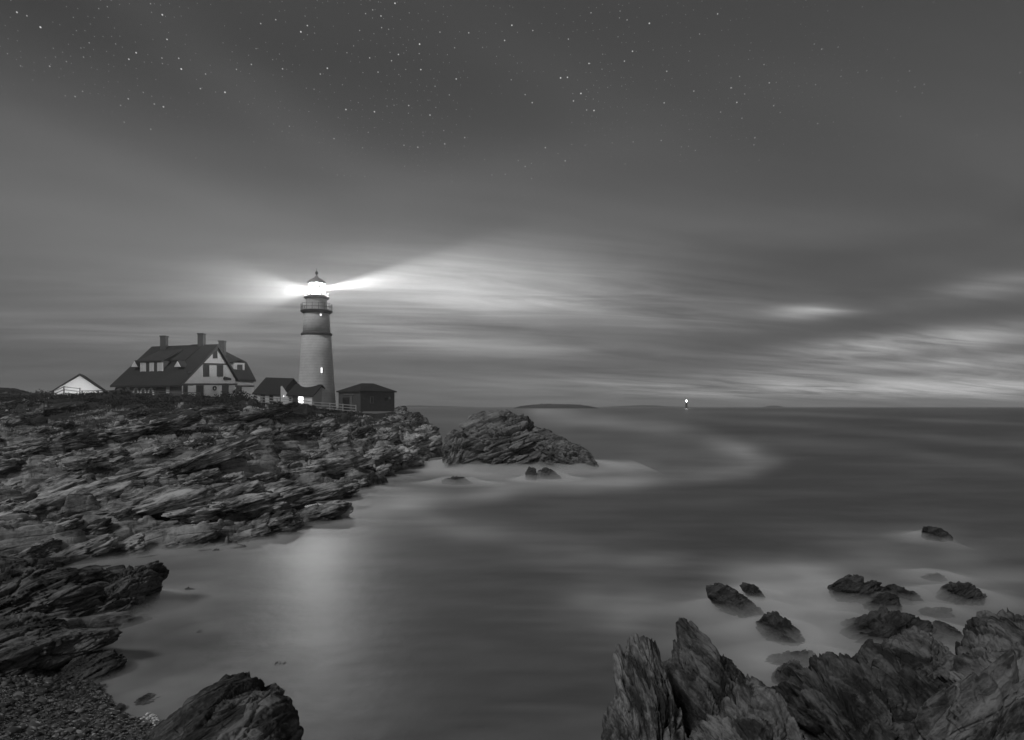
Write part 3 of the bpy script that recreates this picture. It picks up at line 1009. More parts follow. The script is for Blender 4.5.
# shed dormer with three white windows
db = 2.8
da0, da1 = -11.9, -6.95
zt = 16.3
MB().extrude([hp(da0, db, slope_z(db) - .3), hp(da1, db, slope_z(db) - .3), hp(da1, db, zt), hp(da0, db, zt)], w * 4.2).build('dormer', M['trim'], house)
MB().extrude([hp(da0 - .2, db - .3, zt + .02), hp(da0 - .2, 7.7, 18.72), hp(da0 - .2, 7.7, 18.5), hp(da0 - .2, db - .3, zt - .18)], u * (da1 - da0 + .4)).build('dormer_roof', M['roof'], house)
dw = Wall(hp(da0, db, 0), hp(da1, db, 0))
for x0, x1 in ((140.6, 146.2), (149.8, 154.2), (157.6, 163.2)):
    dw.window(x0, 362.6, x1, 372.8, house, pane='white_wall', b=.8)
# tiny triangular roof vents
for pxc in (136.3, 179.2):
    vw = Wall(hp(-20, 2.9, 0), hp(0, 2.9, 0))
    vw.panel([(pxc - 3.2, 367), (pxc + 3.2, 367), (pxc, 361.4)], M['pale'], 'roof_vent', house, t=.1, off=.35)
    MB().extrude([vw.hit(pxc - 3.8, 367) + vw.n * .3, vw.hit(pxc + 3.8, 367) + vw.n * .3, vw.hit(pxc, 360.3) + vw.n * .3], -vw.n * 1.6).build('vent_hood', M['roof'], house)
# porch openings under the eaves: dark sheets painted for their inner shade
pw = Wall(hp(-LEN, .41, 0), hp(0, .41, 0))
for cx, hw, y0, lo in ((121.5, 6.2, 385.2, 396), (162.5, 6., 385., 396)):
    pw.panel([(cx + hw * math.cos(math.pi * k / 12), y0 + (lo - y0) * .75 * (1 - math.sin(math.pi * k / 12))) for k in range(13)] + [(cx - hw, lo), (cx + hw, lo)], M['dark'], 'archway_shade', house, .03)
    arch_ring(pw, cx, y0 - .8, y0 + 8, hw + .8, .9, M['trim'], 'arch', house)
pw.panel([(116.5, 396), (116.5, 390), (118, 388.6), (120.5, 388), (123, 388.8), (124, 390.5), (124, 396)], M['pale'], 'porch_screen', house, .05, .04)
pw.rect(126, 386.4, 129.8, 396, M['pale'], 'door', house, .07, .002)
for cx in (136.2, 143.6, 151.2):
    arch_ring(pw, cx, 387.6, 396, 3.3, 1.3, M['pale'], 'arched_window', house)
    pw.rect(cx - 1.6, 389.6, cx + 1.6, 396, M['glass'], 'pane', house, .03)
pw.rect(166.6, 386.6, 170., 394, M['cream_wall'], 'porch_post', house, .1, .04)
# gable end
gw = Wall(hp(-.1, 0, 0), hp(-.1, WID, 0))
gw.rect(180.5, 383.4, 237, 385, M['trim'], 'belt_course', house, .12)
gw.panel([(200.2, 363), (229.2, 363.6), (229.6, 364.9), (199.4, 364.3)], M['trim'], 'gable_trim', house, .14)
gw.window(212.8, 348.6, 217.2, 358.4, house, frame='trim')
for x0, x1 in ((203.2, 208.9), (216.8, 222.9)):
    gw.window(x0, 364.9, x1, 376.6, house, frame='trim', b=.9)
gw.rect(209.3, 365.6, 216.4, 376.4, M['white_wall'], 'wall_panel', house, .05)
gw.rect(186.3, 371.6, 192.2, 373.2, M['trim'], 'bracket', house, .35)
for x0, x1, tag_ in ((196.2, 203.2, 0), (222., 228.4, 0), (183.2, 187.4, 1)):
    gw.window(x0, 385.2, x1, 398, house, frame='trim', b=.8, name='door' if tag_ == 0 else 'window')
gw.panel([(204., 385.4), (221.5, 385.4), (221.5, 399), (204., 399)], M['white_wall'], 'wall_panel', house, .05)
gw.panel([(188., 385.4), (195.6, 385.4), (195.6, 399), (188., 399)], M['white_wall'], 'wall_panel', house, .05)
# barge boards along both rakes
gx = [hp(.36, b_, z) for b_, z in ((-.35, ZE - .62), (RB, ZR - .42), (WID + .35, ZB - .57))]
for p0, p1 in ((gx[0], gx[1]), (gx[1], gx[2])):
    MB().bar(p0, p1, .05, .34).build('barge_board', M['trim'], house)
# rear wing with hipped roof and dormer
E1, E2 = P(234, 378.5, 131), P(256, 378.6, 138.5)
E2.z = E1.z
wg = (E2 - E1).normalized()
bk = Vector((-wg.y, wg.x, 0)) * 8
R1, R2 = P(222, 349.5, 134.5), P(246.6, 362, 143)
MB().hull([E1 - wg * 3, E2, E2 + bk, E1 + bk - wg * 3, E1 + Vector((0, 0, -.35)) - wg * 3, E2 + Vector((0, 0, -.35)), R1, R2, R1 + bk * .1]).build('wing_roof', M['roof'], house)
o0 = E1 - wg * 2.5 - bk * .0 + bk * .04
MB().box((o0.x, o0.y, LZ0), wg * ((E2 - E1).length + 2.1), bk * .9, (0, 0, E1.z - LZ0 - .33)).build('wing_wall', M['cream_wall'], house)
ww = Wall(o0, o0 + wg * 5)
ww.rect(235, 385.4, 254, 386.8, M['trim'], 'belt_course', house, .1)
ww.window(236.2, 387., 241.3, 397, house, frame='trim', b=.8)
ww.rect(242.2, 387.2, 253.4, 401, M['white_wall'], 'wall_panel', house, .05)
w2 = Wall(o0 + bk * .14, o0 + bk * .14 + wg * 5)
w2.panel([(233.6, 375), (233.6, 362.5), (244.6, 362.8), (244.6, 375)], M['cream_wall'], 'dormer', house, -2.5)
w2.window(237.2, 364.6, 242.2, 372., house, frame='trim', b=.7)
w2.panel([(232.6, 362.7), (239., 360.6), (245.6, 362.9), (245.6, 361.9), (239, 359.4), (232.6, 361.7)], M['roof'], 'dormer_roof', house, -2.6, .2)
# wreath on the gable wall
ring = MB()
cw_ = gw.hit(214.2, 388.2) + gw.n * .12
for k in range(16):
    a0, a1 = 2 * math.pi * k / 16, 2 * math.pi * (k + 1) / 16
    ring.bar(cw_ + gw.d * .36 * math.cos(a0) + Vector((0, 0, .36 * math.sin(a0))), cw_ + gw.d * .36 * math.cos(a1) + Vector((0, 0, .36 * math.sin(a1))), .15)
wr = ring.build('wreath', M['leaf'], None, loc=cw_)
tag(wr, 'round dark wreath hanging on the gable wall of the keeper house', 'wreath')


# --- gable-roofed outbuildings
def shed(name, label, pts, depth, wall_m, roof_m, base_z, over=.3, rth=.22, group=None, ridge_along=True, cat='building'):
    """pts: front-left eave, front-right eave (3-D), ridge height, ridge set back; ridge runs along the front wall"""
    A, B, zr, back = pts
    A, B = Vector(A), Vector(B)
    d = (B - A).normalized()
    n = Vector((-d.y, d.x, 0))
    t = thing(name, label, cat, (A.x, A.y, base_z), group)
    ze = A.z
    wp = [(0, base_z - 2), (2 * back, base_z - 2), (2 * back, ze), (back, zr - .2), (0, ze)]
    L = (B - A).length
    A0 = Vector((A.x, A.y, 0))
    MB().extrude([A0 + n * b_ + Vector((0, 0, z)) for b_, z in wp], d * L).build('wall', wall_m, t)
    sl = (zr - ze) / back
    rp = [(-over, ze - over * sl + rth), (back, zr + rth), (2 * back + over, ze - over * sl + rth), (2 * back + over, ze - over * sl), (back, zr), (-over, ze - over * sl)]
    MB().extrude([A0 - d * over + n * b_ + Vector((0, 0, z)) for b_, z in rp], d * (L + 2 * over)).build('roof', roof_m, t)
    return t, Wall(A0, A0 + d)


A, B = P(254.5, 393, 127.5), P(280.5, 394.2, 124.5)
t, wl = shed('covered_way', 'low dark roofed building joined to the right end of the keeper house', (A, B, P(0, 378.3, 129)[2], 3.), 0, M['trim'], M['roof_dark'], 8.6)
for x0, x1, y1 in ((257., 260.6, 403), (265.4, 269.4, 403), (273.6, 280, 401)):
    wl.rect(x0, 394.6, x1, y1, M['cream_wall'], 'wall_panel', t, .06)
for x0, x1 in ((261.2, 264.8), (270., 273.2)):
    wl.window(x0, 394.8, x1, 402.5, t, frame='trim', b=.6)
A, B = P(288.5, 394.8, 119), P(312.3, 396, 117.5)
t, wl = shed('passage_house', 'small shingled passage with a brightly lit doorway touching the tower', (A, B, P(0, 384.8, 121.5)[2], 2.6), 0, M['cream_wall'], M['roof'], 8.0)
wl.rect(292.6, 396.2, 297.4, 409, M['trim'], 'door', t, .06)
wl.rect(298.6, 396.2, 303.2, 405.4, M['lit'], 'lit_door', t, .05)
wl.rect(289.4, 397.6, 291.6, 400.8, M['dark'], 'window', t, .06)
wl.rect(303.8, 397.2, 312, 409, M['white_wall'], 'wall_panel', t, .04)
gA = P(281.2, 394, 122.4)
MB().extrude([P(280.6, 410, 119.6), P(288.4, 410, 119.1), P(288.4, 395, 119.1), P(282, 385.8, 119.6), P(280.6, 386.5, 119.6)], (0, .12, 0)).build('gable_wall', M['white_wall'], t)
lamp_fix = MB().lathe(P(283.6, 396.2, 119.2), [(.02, -.14), (.07, -.1), (.07, .08), (.03, .14)], 12).build('wall_lamp', M['lit_small'], t)

# white shed
A, B, PK = P(54.3, 390.2, 126), P(102.5, 391, 129.5), P(79.8, 374.8, 127.8)
A.z = B.z
t = thing('white_shed', 'brightly lit white shed with a plain gable facing the bay', 'shed', (A.x, A.y, 9.))
sd_ = Vector((B.x - A.x, B.y - A.y, 0)).normalized()
sn_ = Vector((-sd_.y, sd_.x, 0))
v0 = lambda q, z=None: Vector((q.x, q.y, q.z if z is None else z))
MB().extrude([v0(A, 7), v0(B, 7), v0(B), v0(PK, PK.z - .2), v0(A)], sn_ * 8).build('wall', M['white_wall'], t)
rt = .3
fo_ = -sn_ * .3
MB().extrude([v0(A, A.z - .3) - sd_ * .5 + fo_, v0(PK, PK.z - .1) + fo_, v0(B, B.z - .3) + sd_ * .5 + fo_, v0(B, B.z - .3 + rt) + sd_ * .5 + fo_, v0(PK, PK.z + rt - .05) + fo_, v0(A, A.z - .3 + rt * .6) - sd_ * .5 + fo_], sn_ * 8.5).build('roof', M['roof_dark'], t)
sw = Wall(A, B)
SHED_C = (A + B) / 2 + Vector((0, 0, .8))
A_SHED = (A + B) / 2 - sn_ * 5 + Vector((0, 0, -1.2))
sw.rect(54.6, 389.9, 102., 390.5, M['cream_wall'], 'belt_board', t, .08)

# brick oil house with hipped roof
L_, K_, Rr = P(338.5, 392.4, 122), P(360.5, 392.4, 117.5), P(394.5, 392.6, 122.5)
for q in (K_, Rr):
    q.z = L_.z
Bk = L_ + (Rr - K_)
t = thing('oil_house', 'squat dark brick oil house with hipped roof right of the tower', 'building', (K_.x, K_.y, 7.2))
foot = [Vector((q.x, q.y, 5.6)) for q in (L_, K_, Rr, Bk)]
MB().extrude(foot, (0, 0, L_.z - 5.6)).build('wall', M['brick'], t)
cen = (L_ + K_ + Rr + Bk) / 4
ev = [cen + (q - cen) * 1.08 for q in (L_, K_, Rr, Bk)]
k1, k2 = P(361.5, 383.2, 120.5), P(373.5, 383.4, 121.8)
k2.z = k1.z
MB().hull(ev + [q + Vector((0, 0, .22)) for q in ev] + [k1, k2]).build('roof', M['roof'], t)
wl_, wr_ = Wall(L_, K_), Wall(K_, Rr)
wl_.rect(343., 397.4, 349.4, 413, M['dark'], 'door', t, .05)
wl_.rect(350.4, 396, 352.6, 411, M['stone_wall'], 'door_post', t, .08)
wl_.rect(344, 393.6, 354, 395.2, M['stone_wall'], 'lintel', t, .08)
for x0, x1, y0, y1 in ((370., 373.6, 396.4, 403.6),):
    wr_.window(x0, y0, x1, y1, t, frame='stone_wall', b=.9)
wr_.rect(384.4, 397.6, 387.4, 400.6, M['dark'], 'window', t, .06)
wr_.rect(388.6, 396.6, 390.4, 399.2, M['pale_stone'], 'sign_board', t, .06)
# stone terrace
A, B = P(333, 411.5, 118), P(391, 411.5, 115.5)
t0 = MB().extrude([(A.x, A.y, 4.8), (B.x, B.y, 4.8), (B.x, B.y, B.z), (A.x, A.y, B.z)], (1.2, 5.5, 0)).build('retaining_wall', M['pale_stone'], None)
tag(t0, 'pale stone retaining wall under the brick oil house', 'wall')

# --- lighthouse
TY_ = 123.
TC = P(316.6, 410, TY_)
PXM = TY_ / F
lt = thing('lighthouse', 'tall white tapered lighthouse with its lantern shining on the headland', 'lighthouse', (TC.x, TY_, TC.z))


def tz(py):
    return CAMH - (py - HY) * PXM


def lathe(name, mat, prof, n=48, smooth=True, parent=lt):
    return MB().lathe((TC.x, TY_, 0), [(r * PXM, tz(y)) for r, y in prof], n).build(name, mat, parent, smooth)


lathe('tower', M['tower'], [(20.4, 424), (19.2, 412), (18.2, 398), (16.8, 376), (15.4, 355), (14.2, 335.5)], 64)
lathe('belt', M['stone_wall'], [(14.3, 335.8), (15.2, 335.2), (15.2, 333.6), (13.6, 332.8)], 64)
lathe('upper_tower', M['tower'], [(13.5, 333.4), (12.9, 322), (12.5, 313)], 64)
lathe('gallery', M['iron'], [(12.4, 314.2), (15.4, 312.2), (15.6, 310.9), (10.2, 310.7)], 48, False)
lathe('watch_room', M['tower'], [(10.2, 311), (10., 299)], 32, False)
lathe('lantern_gallery', M['iron'], [(10., 299.6), (12.4, 298.4), (12.5, 297.4), (8.6, 297.1)], 40, False)
lathe('lantern_base', M['iron'], [(8.4, 297.3), (8.4, 295.4)], 32, False)
# railing of each gallery
for rr, y0, y1, npost in ((15.1, 304.4, 311, 16), (12.1, 292.8, 297.6, 12)):
    m_ = MB()
    ring_n = npost * 2
    for k in range(ring_n):
        a0, a1 = 2 * math.pi * k / ring_n, 2 * math.pi * (k + 1) / ring_n
        for y in (y0, (y0 + y1) / 2):
            m_.bar((TC.x + rr * PXM * math.cos(a0), TY_ + rr * PXM * math.sin(a0), tz(y)), (TC.x + rr * PXM * math.cos(a1), TY_ + rr * PXM * math.sin(a1), tz(y)), .05)
        if k % 2 == 0:
            q = (TC.x + rr * PXM * math.cos(a0), TY_ + rr * PXM * math.sin(a0))
            m_.bar((q[0], q[1], tz(y1)), (q[0], q[1], tz(y0) + .05), .06)
    m_.build('railing', M['iron'], lt)
# glazing bars, roof, ball
m_ = MB()
for k in range(10):
    a0 = 2 * math.pi * (k + .5) / 10
    q = (TC.x + 8.2 * PXM * math.cos(a0), TY_ + 8.2 * PXM * math.sin(a0))
    m_.bar((q[0], q[1], tz(295.4)), (q[0], q[1], tz(283.4)), .07)
m_.build('glazing_bar', M['iron'], lt)
MB().lathe((TC.x, TY_, 0), [(7.9 * PXM, tz(295.4)), (7.9 * PXM, tz(283.5))], 10, cap=False).build('lantern_pane', M['lantern_glass'], lt)
lathe('lantern_roof', M['glare_roof'], [(9.6, 283.6), (9.4, 282.6), (5.8, 279.6), (2.0, 277.4), (.9, 275.5)], 32, True)
lathe('finial', M['iron'], [(.4, 275.6), (.5, 274.6), (1.5, 273.6), (1.6, 272.6), (.9, 271.6), (.25, 271.2), (.15, 268.)], 16, True)
lathe('lamp_lens', M['lens'], [(.7, 292.2), (1.3, 291), (1.6, 289.5), (1.3, 288.), (.7, 286.8)], 24, True)
# lit openings in the shaft: small solid reveals standing a little out of the wall
for px, py, hw, hh, y in ((323.6, 316.2, .75, .9, 316), (325.4, 371, .75, 2.5, 371)):
    rr = np.interp(y, [313, 333, 335.5, 355, 376], [12.5, 13.5, 14.2, 15.4, 16.8])
    sn = (px - 316.6) / rr
    rad = Vector((sn, -math.sqrt(1 - sn * sn), 0))
    side = Vector((-rad.y, rad.x, 0))
    c = Vector((TC.x, TY_, tz(py))) + rad * rr * PXM
    fr = MB().box(c - side * (hw + .5) * PXM - Vector((0, 0, (hh + .5) * PXM)) - rad * .4, side * (2 * hw + 1) * PXM, (0, 0, (2 * hh + 1) * PXM), rad * .45).build('window', M['tower'], lt)
    pn = MB().box(c - side * hw * PXM - Vector((0, 0, hh * PXM)), side * 2 * hw * PXM, (0, 0, 2 * hh * PXM), rad * .09).build('pane', M['lit_small'], None, loc=lt.location)
    pn.parent = fr
    pn.location = (0, 0, 0)


# --- fences
def fence(label, path, hgt, mat, nrails=3, step=2.4, dense=None):
    """path: (px, py of the foot, Y)"""
    pts = [P(*q) for q in path]
    for q in pts:
        q.z = max(ground(q.x, q.y), q.z - .5)
    base = pts[0]
    t = thing('rail_fence', label, 'fence', base, 'rail fences along the bluff')
    posts = []
    for a, b_ in zip(pts, pts[1:]):
        n = max(1, round((b_ - a).length / step))
        posts += [a.lerp(b_, k / n) for k in range(n)]
    posts.append(pts[-1])
    for q in posts:
        q.z = q.z * .4 + max(ground(q.x, q.y), q.z - .4) * .6
    src = MB().bar(base - Vector((0, 0, .6)), base + Vector((0, 0, hgt)), .14).build('post', mat, t)
    src.location = (0, 0, 0)
    for q in posts[1:]:
        c = src.copy()
        COL.objects.link(c)
        c.parent = t
        c.location = q - base
    for k in range(nrails):
        z = hgt * (.92 - .3 * k)
        m_ = MB()
        for a, b_ in zip(posts, posts[1:]):
            m_.bar(a + Vector((0, 0, z)), b_ + Vector((0, 0, z)), .06, .11)
        m_.build('rail', mat, t)
    return t


fence('long low rail fence at the far left before the pale rock mound', [(-60, 406, 113), (28, 403.5, 114), (53, 401, 116)], 1.5, M['wood'])
fence('tall dark rail fence standing in front of the white shed', [(53, 402.5, 119), (64, 402.5, 119), (80, 401.5, 120)], 1.75, M['wood'])
fence('rail fence half hidden by shrubs before the keeper house', [(82, 398.5, 112), (130, 397.5, 112), (200, 397, 111)], 1.25, M['wood'])
fence('pale rail fence below the corner of the keeper house', [(236, 402, 111), (262, 405, 111), (292, 408, 112)], 1.5, M['wood_pale'])
fence('rail fence running past the foot of the lighthouse', [(298, 409.5, 112), (330, 412.5, 112), (356, 414.5, 111)], 1.5, M['wood_pale'])

# --- far light, islands
DY = 2500.
dt = thing('ledge_light', 'tiny dark stone light tower shining on the far horizon', 'lighthouse', P(686.4, 408, DY))
dc = P(686.4, 408, DY)
MB().lathe(dc, [(4.6, -6), (4.2, 0), (4., 4), (3.4, 16), (3.2, 22), (4., 22.4), (4., 23.2)], 20).build('tower', M['far_tower'], dt)
MB().lathe(dc, [(2.6, 29.4), (1.4, 31.5), (.3, 34)], 16).build('lantern_roof', M['far_tower'], dt)
MB().lathe(dc, [(1.2, 23.3), (1.6, 24.4), (1.8, 26.4), (1.5, 28.6), (1.2, 29.3)], 16).build('lamp_lens', M['lens'], dt)


def isle(name, label, px0, px1, Y, hs, seed, thick):
    n, m = 260, 14
    g_ = np.linspace(0, 1, n)
    hh = np.interp(g_, np.linspace(0, 1, len(hs)), hs) * Y / F
    nz = perlin(np.stack([g_ * 40, 0 * g_ + seed, 0 * g_], 1)) + .7 * perlin(np.stack([g_ * 110, 0 * g_ + seed, 0 * g_], 1))
    hh = hh * (1 + .18 * nz)
    V = []
    for j in range(m + 1):
        s = j / m * 2 - 1
        k = math.sqrt(max(0, 1 - s * s)) ** .6
        for i in range(n):
            px = px0 + (px1 - px0) * g_[i]
            yy = Y + thick * s * (.3 + .7 * math.sin(math.pi * g_[i]))
            V.append(((px - 512) * Y / F, yy, -3 + k * (hh[i] * (1 + .1 * random.uniform(-1, 1)) + 3.)))
    ii = (np.arange(m)[:, None] * n + np.arange(n - 1)[None, :]).ravel()
    o = link_mesh(name, np_mesh(name, np.array(V), np.stack([ii, ii + 1, ii + n + 1, ii + n], 1)), M['far_land'], smooth=True)
    tag(o, label, kind='structure')


isle('island', 'long dark wooded island lying on the horizon', 513, 598, 2900., [.3, 2.4, 3.3, 4.1, 4.4, 4.1, 4.0, 3.9, 3.4, 2.3, .5], 2, 110)
isle('far_coast', 'faint pale coast behind the ledge light', 596, 700, 7600., [.0, .4, 1., 1.6, 2.0, 1.8, 1.0, .6, .4, .1], 5, 200)
isle('far_hill', 'faint low coast seen past the headland', 400, 476, 7800., [1.5, 1.7, 1.8, 1.4, 1.2, 1.1, .8, .3, .1], 8, 200)
isle('far_islet', 'very faint low islet on the right horizon', 764, 783, 7800., [.1, 1.2, 1.5, 1.3, .2], 11, 100)

# ------------------------------------------------------------------ sea
PI = math.pi
ang = np.concatenate([np.arange(-180, -62, 2.), np.arange(-62, 62, .16), np.arange(62, 180, 2.)])
rad = np.exp(np.linspace(math.log(2.), math.log(9500), 420))
AA, RR = np.meshgrid(np.radians(ang), rad)
SX, SY = (RR * np.sin(AA)).ravel(), (RR * np.cos(AA)).ravel()
na, nrr = len(ang), len(rad)


def rockdist(X, Y):
    d = np.full(len(X), 1e9)
    s = np.zeros(len(X))
    return d, s


def foam_fields(X, Y):
    """churned white water round the stones: (foam, spray thickness)"""
    foam = np.zeros(len(X))
    mist = np.zeros(len(X))
    for (cx, cy, rx, ry, st) in WATERLINE:
        e = np.sqrt(((X - cx) / (rx + .1)) ** 2 + ((Y - cy) / (ry + .1)) ** 2)
        L = .5 * (rx + ry)
        d = np.maximum(e - .85, 0) * L
        near = st * np.exp(-d / (.8 + .8 * L))
        foam = foam + near * .8 - foam * near * .5
        mist = np.maximum(mist, st * np.exp(-(d / (.55 + .65 * L)) ** 1.3) * min(1., .35 + .12 * L + .2))
    # along the headland
    px = 512 + F * X / np.maximum(Y, 1.)
    ok = (Y > 9) & (Y < 200) & (px > -480) & (px < 515)
    h = np.full(len(X), -2.5)
    h[ok] = base_h(px[ok], np.clip(Y[ok], 6.1, 209))
    sh = sstep(-1.5, -.15, h) * ok
    return np.clip(foam, 0, 1), mist, sh


fo, mi, sh = foam_fields(SX, SY)
py_ = HY + CAMH * F / np.maximum(SY, .5)
px_ = 512 + F * SX / np.maximum(SY, .5)
front = SY > 5
sw = np.zeros(len(SX))


def streak(path, wid, amp):
    """foam line lying on the water along a path"""
    global sw
    best = np.full(len(SX), 1e9)
    for (x0, y0), (x1, y1) in zip(path, path[1:]):
        dx, dy = x1 - x0, (y1 - y0) * 2.
        t = np.clip(((px_ - x0) * dx + (py_ - y0) * 2. * dy) / (dx * dx + dy * dy), 0, 1)
        d = (px_ - x0 - t * dx) ** 2 + ((py_ - y0) * 2. - t * dy) ** 2
        best = np.minimum(best, d)
    sw = sw + np.where(front, amp * np.exp(-best / (2 * wid) ** 2), 0)


streak([(540, 415), (600, 420), (650, 427), (700, 437), (745, 450), (766, 461), (745, 470), (690, 475), (600, 483), (520, 491), (440, 500), (380, 510)], 8, .46)
streak([(600, 440), (700, 452), (740, 462), (700, 470), (620, 477)], 12, .12)
streak([(400, 500), (470, 531), (560, 548), (680, 562), (780, 575), (860, 580)], 14, .22)
streak([(540, 411), (700, 417), (860, 430), (1024, 446), (1200, 460)], 4, .16)
streak([(620, 410), (800, 414), (1024, 424), (1200, 432)], 2, .12)
streak([(760, 440), (900, 450), (1024, 470), (1200, 500)], 6, .10)
streak([(600, 600), (680, 628), (760, 600), (800, 590), (860, 560), (940, 556), (1010, 575)], 26, .26)
streak([(780, 585), (795, 610), (790, 650)], 24, .62)
streak([(150, 590), (240, 560), (340, 530), (420, 510)], 26, .12)
streak([(165, 610), (190, 640), (150, 670)], 22, -.16)
streak([(150, 700), (230, 670)], 18, .08)
streak([(430, 470), (500, 482), (590, 474), (640, 468)], 9, .32)
streak([(420, 420), (500, 424), (560, 432)], 8, .12)
q3 = np.stack([SX / 9, SY / 22, 0 * SX], 1)
soft = .5 + .9 * fbm(q3, 3, .5, 300)
q4 = np.stack([px_ / 170., py_ / 15., 0 * px_], 1)
soft2 = np.where(front, .5 + .8 * fbm(q4, 3, .5, 310), .5)
sw = sw * (.55 + .9 * np.clip(.5 + 1.1 * perlin(np.stack([px_ / 60., py_ / 22., 0 * px_ + 3.], 1), 77), 0, 1))
FO = np.clip(.20 * fo * (.6 + .8 * soft) + .06 * sh * (.5 + soft * .8) + sw * (.55 + .9 * soft2) + .20 * (soft2 - .35) + .10 * np.where(front, fbm(np.stack([px_ / 110., py_ / 5.5, 0 * px_ + 9.], 1), 3, .55, 320), 0), 0, 1)
ii = (np.arange(nrr - 1)[:, None] * na + np.arange(na - 1)[None, :]).ravel()
SF = np.stack([ii, ii + na, ii + na + 1, ii + 1], 1)
wrap = np.arange(nrr - 1) * na
SF = np.concatenate([SF, np.stack([wrap + na - 1, wrap + 2 * na - 1, wrap + na, wrap], 1)])
SZ = np.where(RR.ravel() < 400, .02 * perlin(np.stack([SX / 6, SY / 6, 0 * SX], 1), 330), 0)
me = np_mesh('sea', np.stack([SX, SY, SZ], 1), SF)
at = me.attributes.new('foam', 'FLOAT', 'POINT')
at.data.foreach_set('value', FO.astype(np.float32))
m, nt, b = new_mat('sea_water')
an = nt.nodes.new('ShaderNodeAttribute')
an.attribute_name = 'foam'
fv = N(nt, an.outputs['Fac'])
tc = nt.nodes.new('ShaderNodeTexCoord')
mp = node(nt, 'ShaderNodeMapping')
nt.links.new(tc.outputs['Object'], mp.inputs['Vector'])
mp.inputs['Scale'].default_value = (.10, .28, 1)
nz = noise_tex(nt, mp.outputs[0], 1., 5., .55, .6)
col = (fv * (.7 + nz * .6)) * .50 + .105
nt.links.new(grey(nt, col), b.inputs['Base Color'])
b.inputs['Roughness'].default_value = .44
b.inputs['IOR'].default_value = 1.33
b.inputs['Specular IOR Level'].default_value = .42
n5 = noise_tex(nt, tc.outputs['Object'], .5, 4., .6)
bump(nt, b, n5, .12, .3)
SEA = link_mesh('sea', me, m, smooth=True)
tag(SEA, kind='structure')
# sea bed under the clear shallows is hidden; spray hanging low over the surf round the stones
gx_, gy_ = np.concatenate([np.arange(-32, 26, .16)]), np.concatenate([np.arange(11, 48, .2)])


def spray(name, label, xs, ys, hmax):
    XX, YY = np.meshgrid(xs, ys)
    X, Y = XX.ravel(), YY.ravel()
    f_, t_, s_ = foam_fields(X, Y)
    nz = .75 + .7 * fbm(np.stack([X / 3.5, Y / 3.5, 0 * X], 1), 3, .5, 340)
    h = hmax * np.maximum(t_ ** 1.4, .07 * s_ ** 2) * np.clip(nz, .25, 1.4) - .012
    n_r, n_c = XX.shape
    ii = (np.arange(n_r - 1)[:, None] * n_c + np.arange(n_c - 1)[None, :]).ravel()
    Q = np.stack([ii, ii + 1, ii + n_c + 1, ii + n_c], 1)
    Q = Q[(h[Q].min(1) > .001)]
    us = np.unique(Q)
    rm = np.zeros(len(X), dtype=int)
    rm[us] = np.arange(len(us))
    nU = len(us)
    top = np.stack([X[us], Y[us], np.maximum(h[us], .001)], 1)
    bot = np.stack([X[us], Y[us], 0 * X[us] - .06], 1)
    Qr = rm[Q]
    e = np.concatenate([Qr[:, [0, 1]], Qr[:, [1, 2]], Qr[:, [2, 3]], Qr[:, [3, 0]]])
    key = e.min(1) * (nU + 1) + e.max(1)
    un, ix, ct = np.unique(key, return_index=True, return_counts=True)
    be = e[ix[ct == 1]]
    side = np.stack([be[:, 1], be[:, 0], be[:, 0] + nU, be[:, 1] + nU], 1)
    Fc = np.concatenate([Qr, Qr[:, ::-1] + nU, side])
    o = link_mesh(name, np_mesh(name, np.concatenate([top, bot]), Fc), M['spray'], smooth=True)
    tag(o, label, 'mist', kind='stuff')


def vol_mat(name, dens, aniso=0.):
    m = bpy.data.materials.new(name)
    m.use_nodes = True
    nt = m.node_tree
    nt.nodes.clear()
    out = nt.nodes.new('ShaderNodeOutputMaterial')
    pv = nt.nodes.new('ShaderNodeVolumePrincipled')
    pv.inputs['Color'].default_value = (.97, .97, .97, 1)
    pv.inputs['Density'].default_value = dens
    pv.inputs['Anisotropy'].default_value = aniso
    nt.links.new(pv.outputs[0], out.inputs['Volume'])
    return m


M['spray'] = vol_mat('sea_spray', .8)
spray('surf_mist', 'white mist of long surf hanging round the rocks at right and in the cove', gx_, gy_, 1.0)
spray('surf_mist', 'white mist of surf round the rocky outcrop off the headland', np.arange(-16, 18, .3), np.arange(60, 108, .4), 1.4)

# ------------------------------------------------------------------ air
HB = MB().box((-9800, -9800, -3.5), (19600, 0, 0), (0, 19600, 0), (0, 0, 95)).build('haze', vol_mat('sea_air', 9e-5))
tag(HB, kind='stuff')

# mist added about the tower top to raise the lamp's halo
mm = vol_mat('halo_mist', .0)
nt = mm.node_tree
tc = nt.nodes.new('ShaderNodeTexCoord')
ln = nt.nodes.new('ShaderNodeVectorMath')
ln.operation = 'LENGTH'
mp = node(nt, 'ShaderNodeMapping')
nt.links.new(tc.outputs['Object'], mp.inputs['Vector'])
mp.inputs['Scale'].default_value = (1 / 120., 1 / 120., 1 / 46.)
nt.links.new(mp.outputs[0], ln.inputs[0])
fall = (1.0 - N(nt, ln.outputs['Value'])).max(0.)
nt.links.new((fall * .0013).s, [n for n in nt.nodes if n.type == 'PRINCIPLED_VOLUME'][0].inputs['Density'])
v_, f_ = ico(4)
o = link_mesh('lamp_halo_mist', np_mesh('lamp_halo_mist', v_ * (120., 120., 46.), f_), mm, None, (TC.x, TY_, tz(289.5)))
tag(o, 'thin mist added round the lighthouse lantern for its halo', 'mist', kind='stuff')

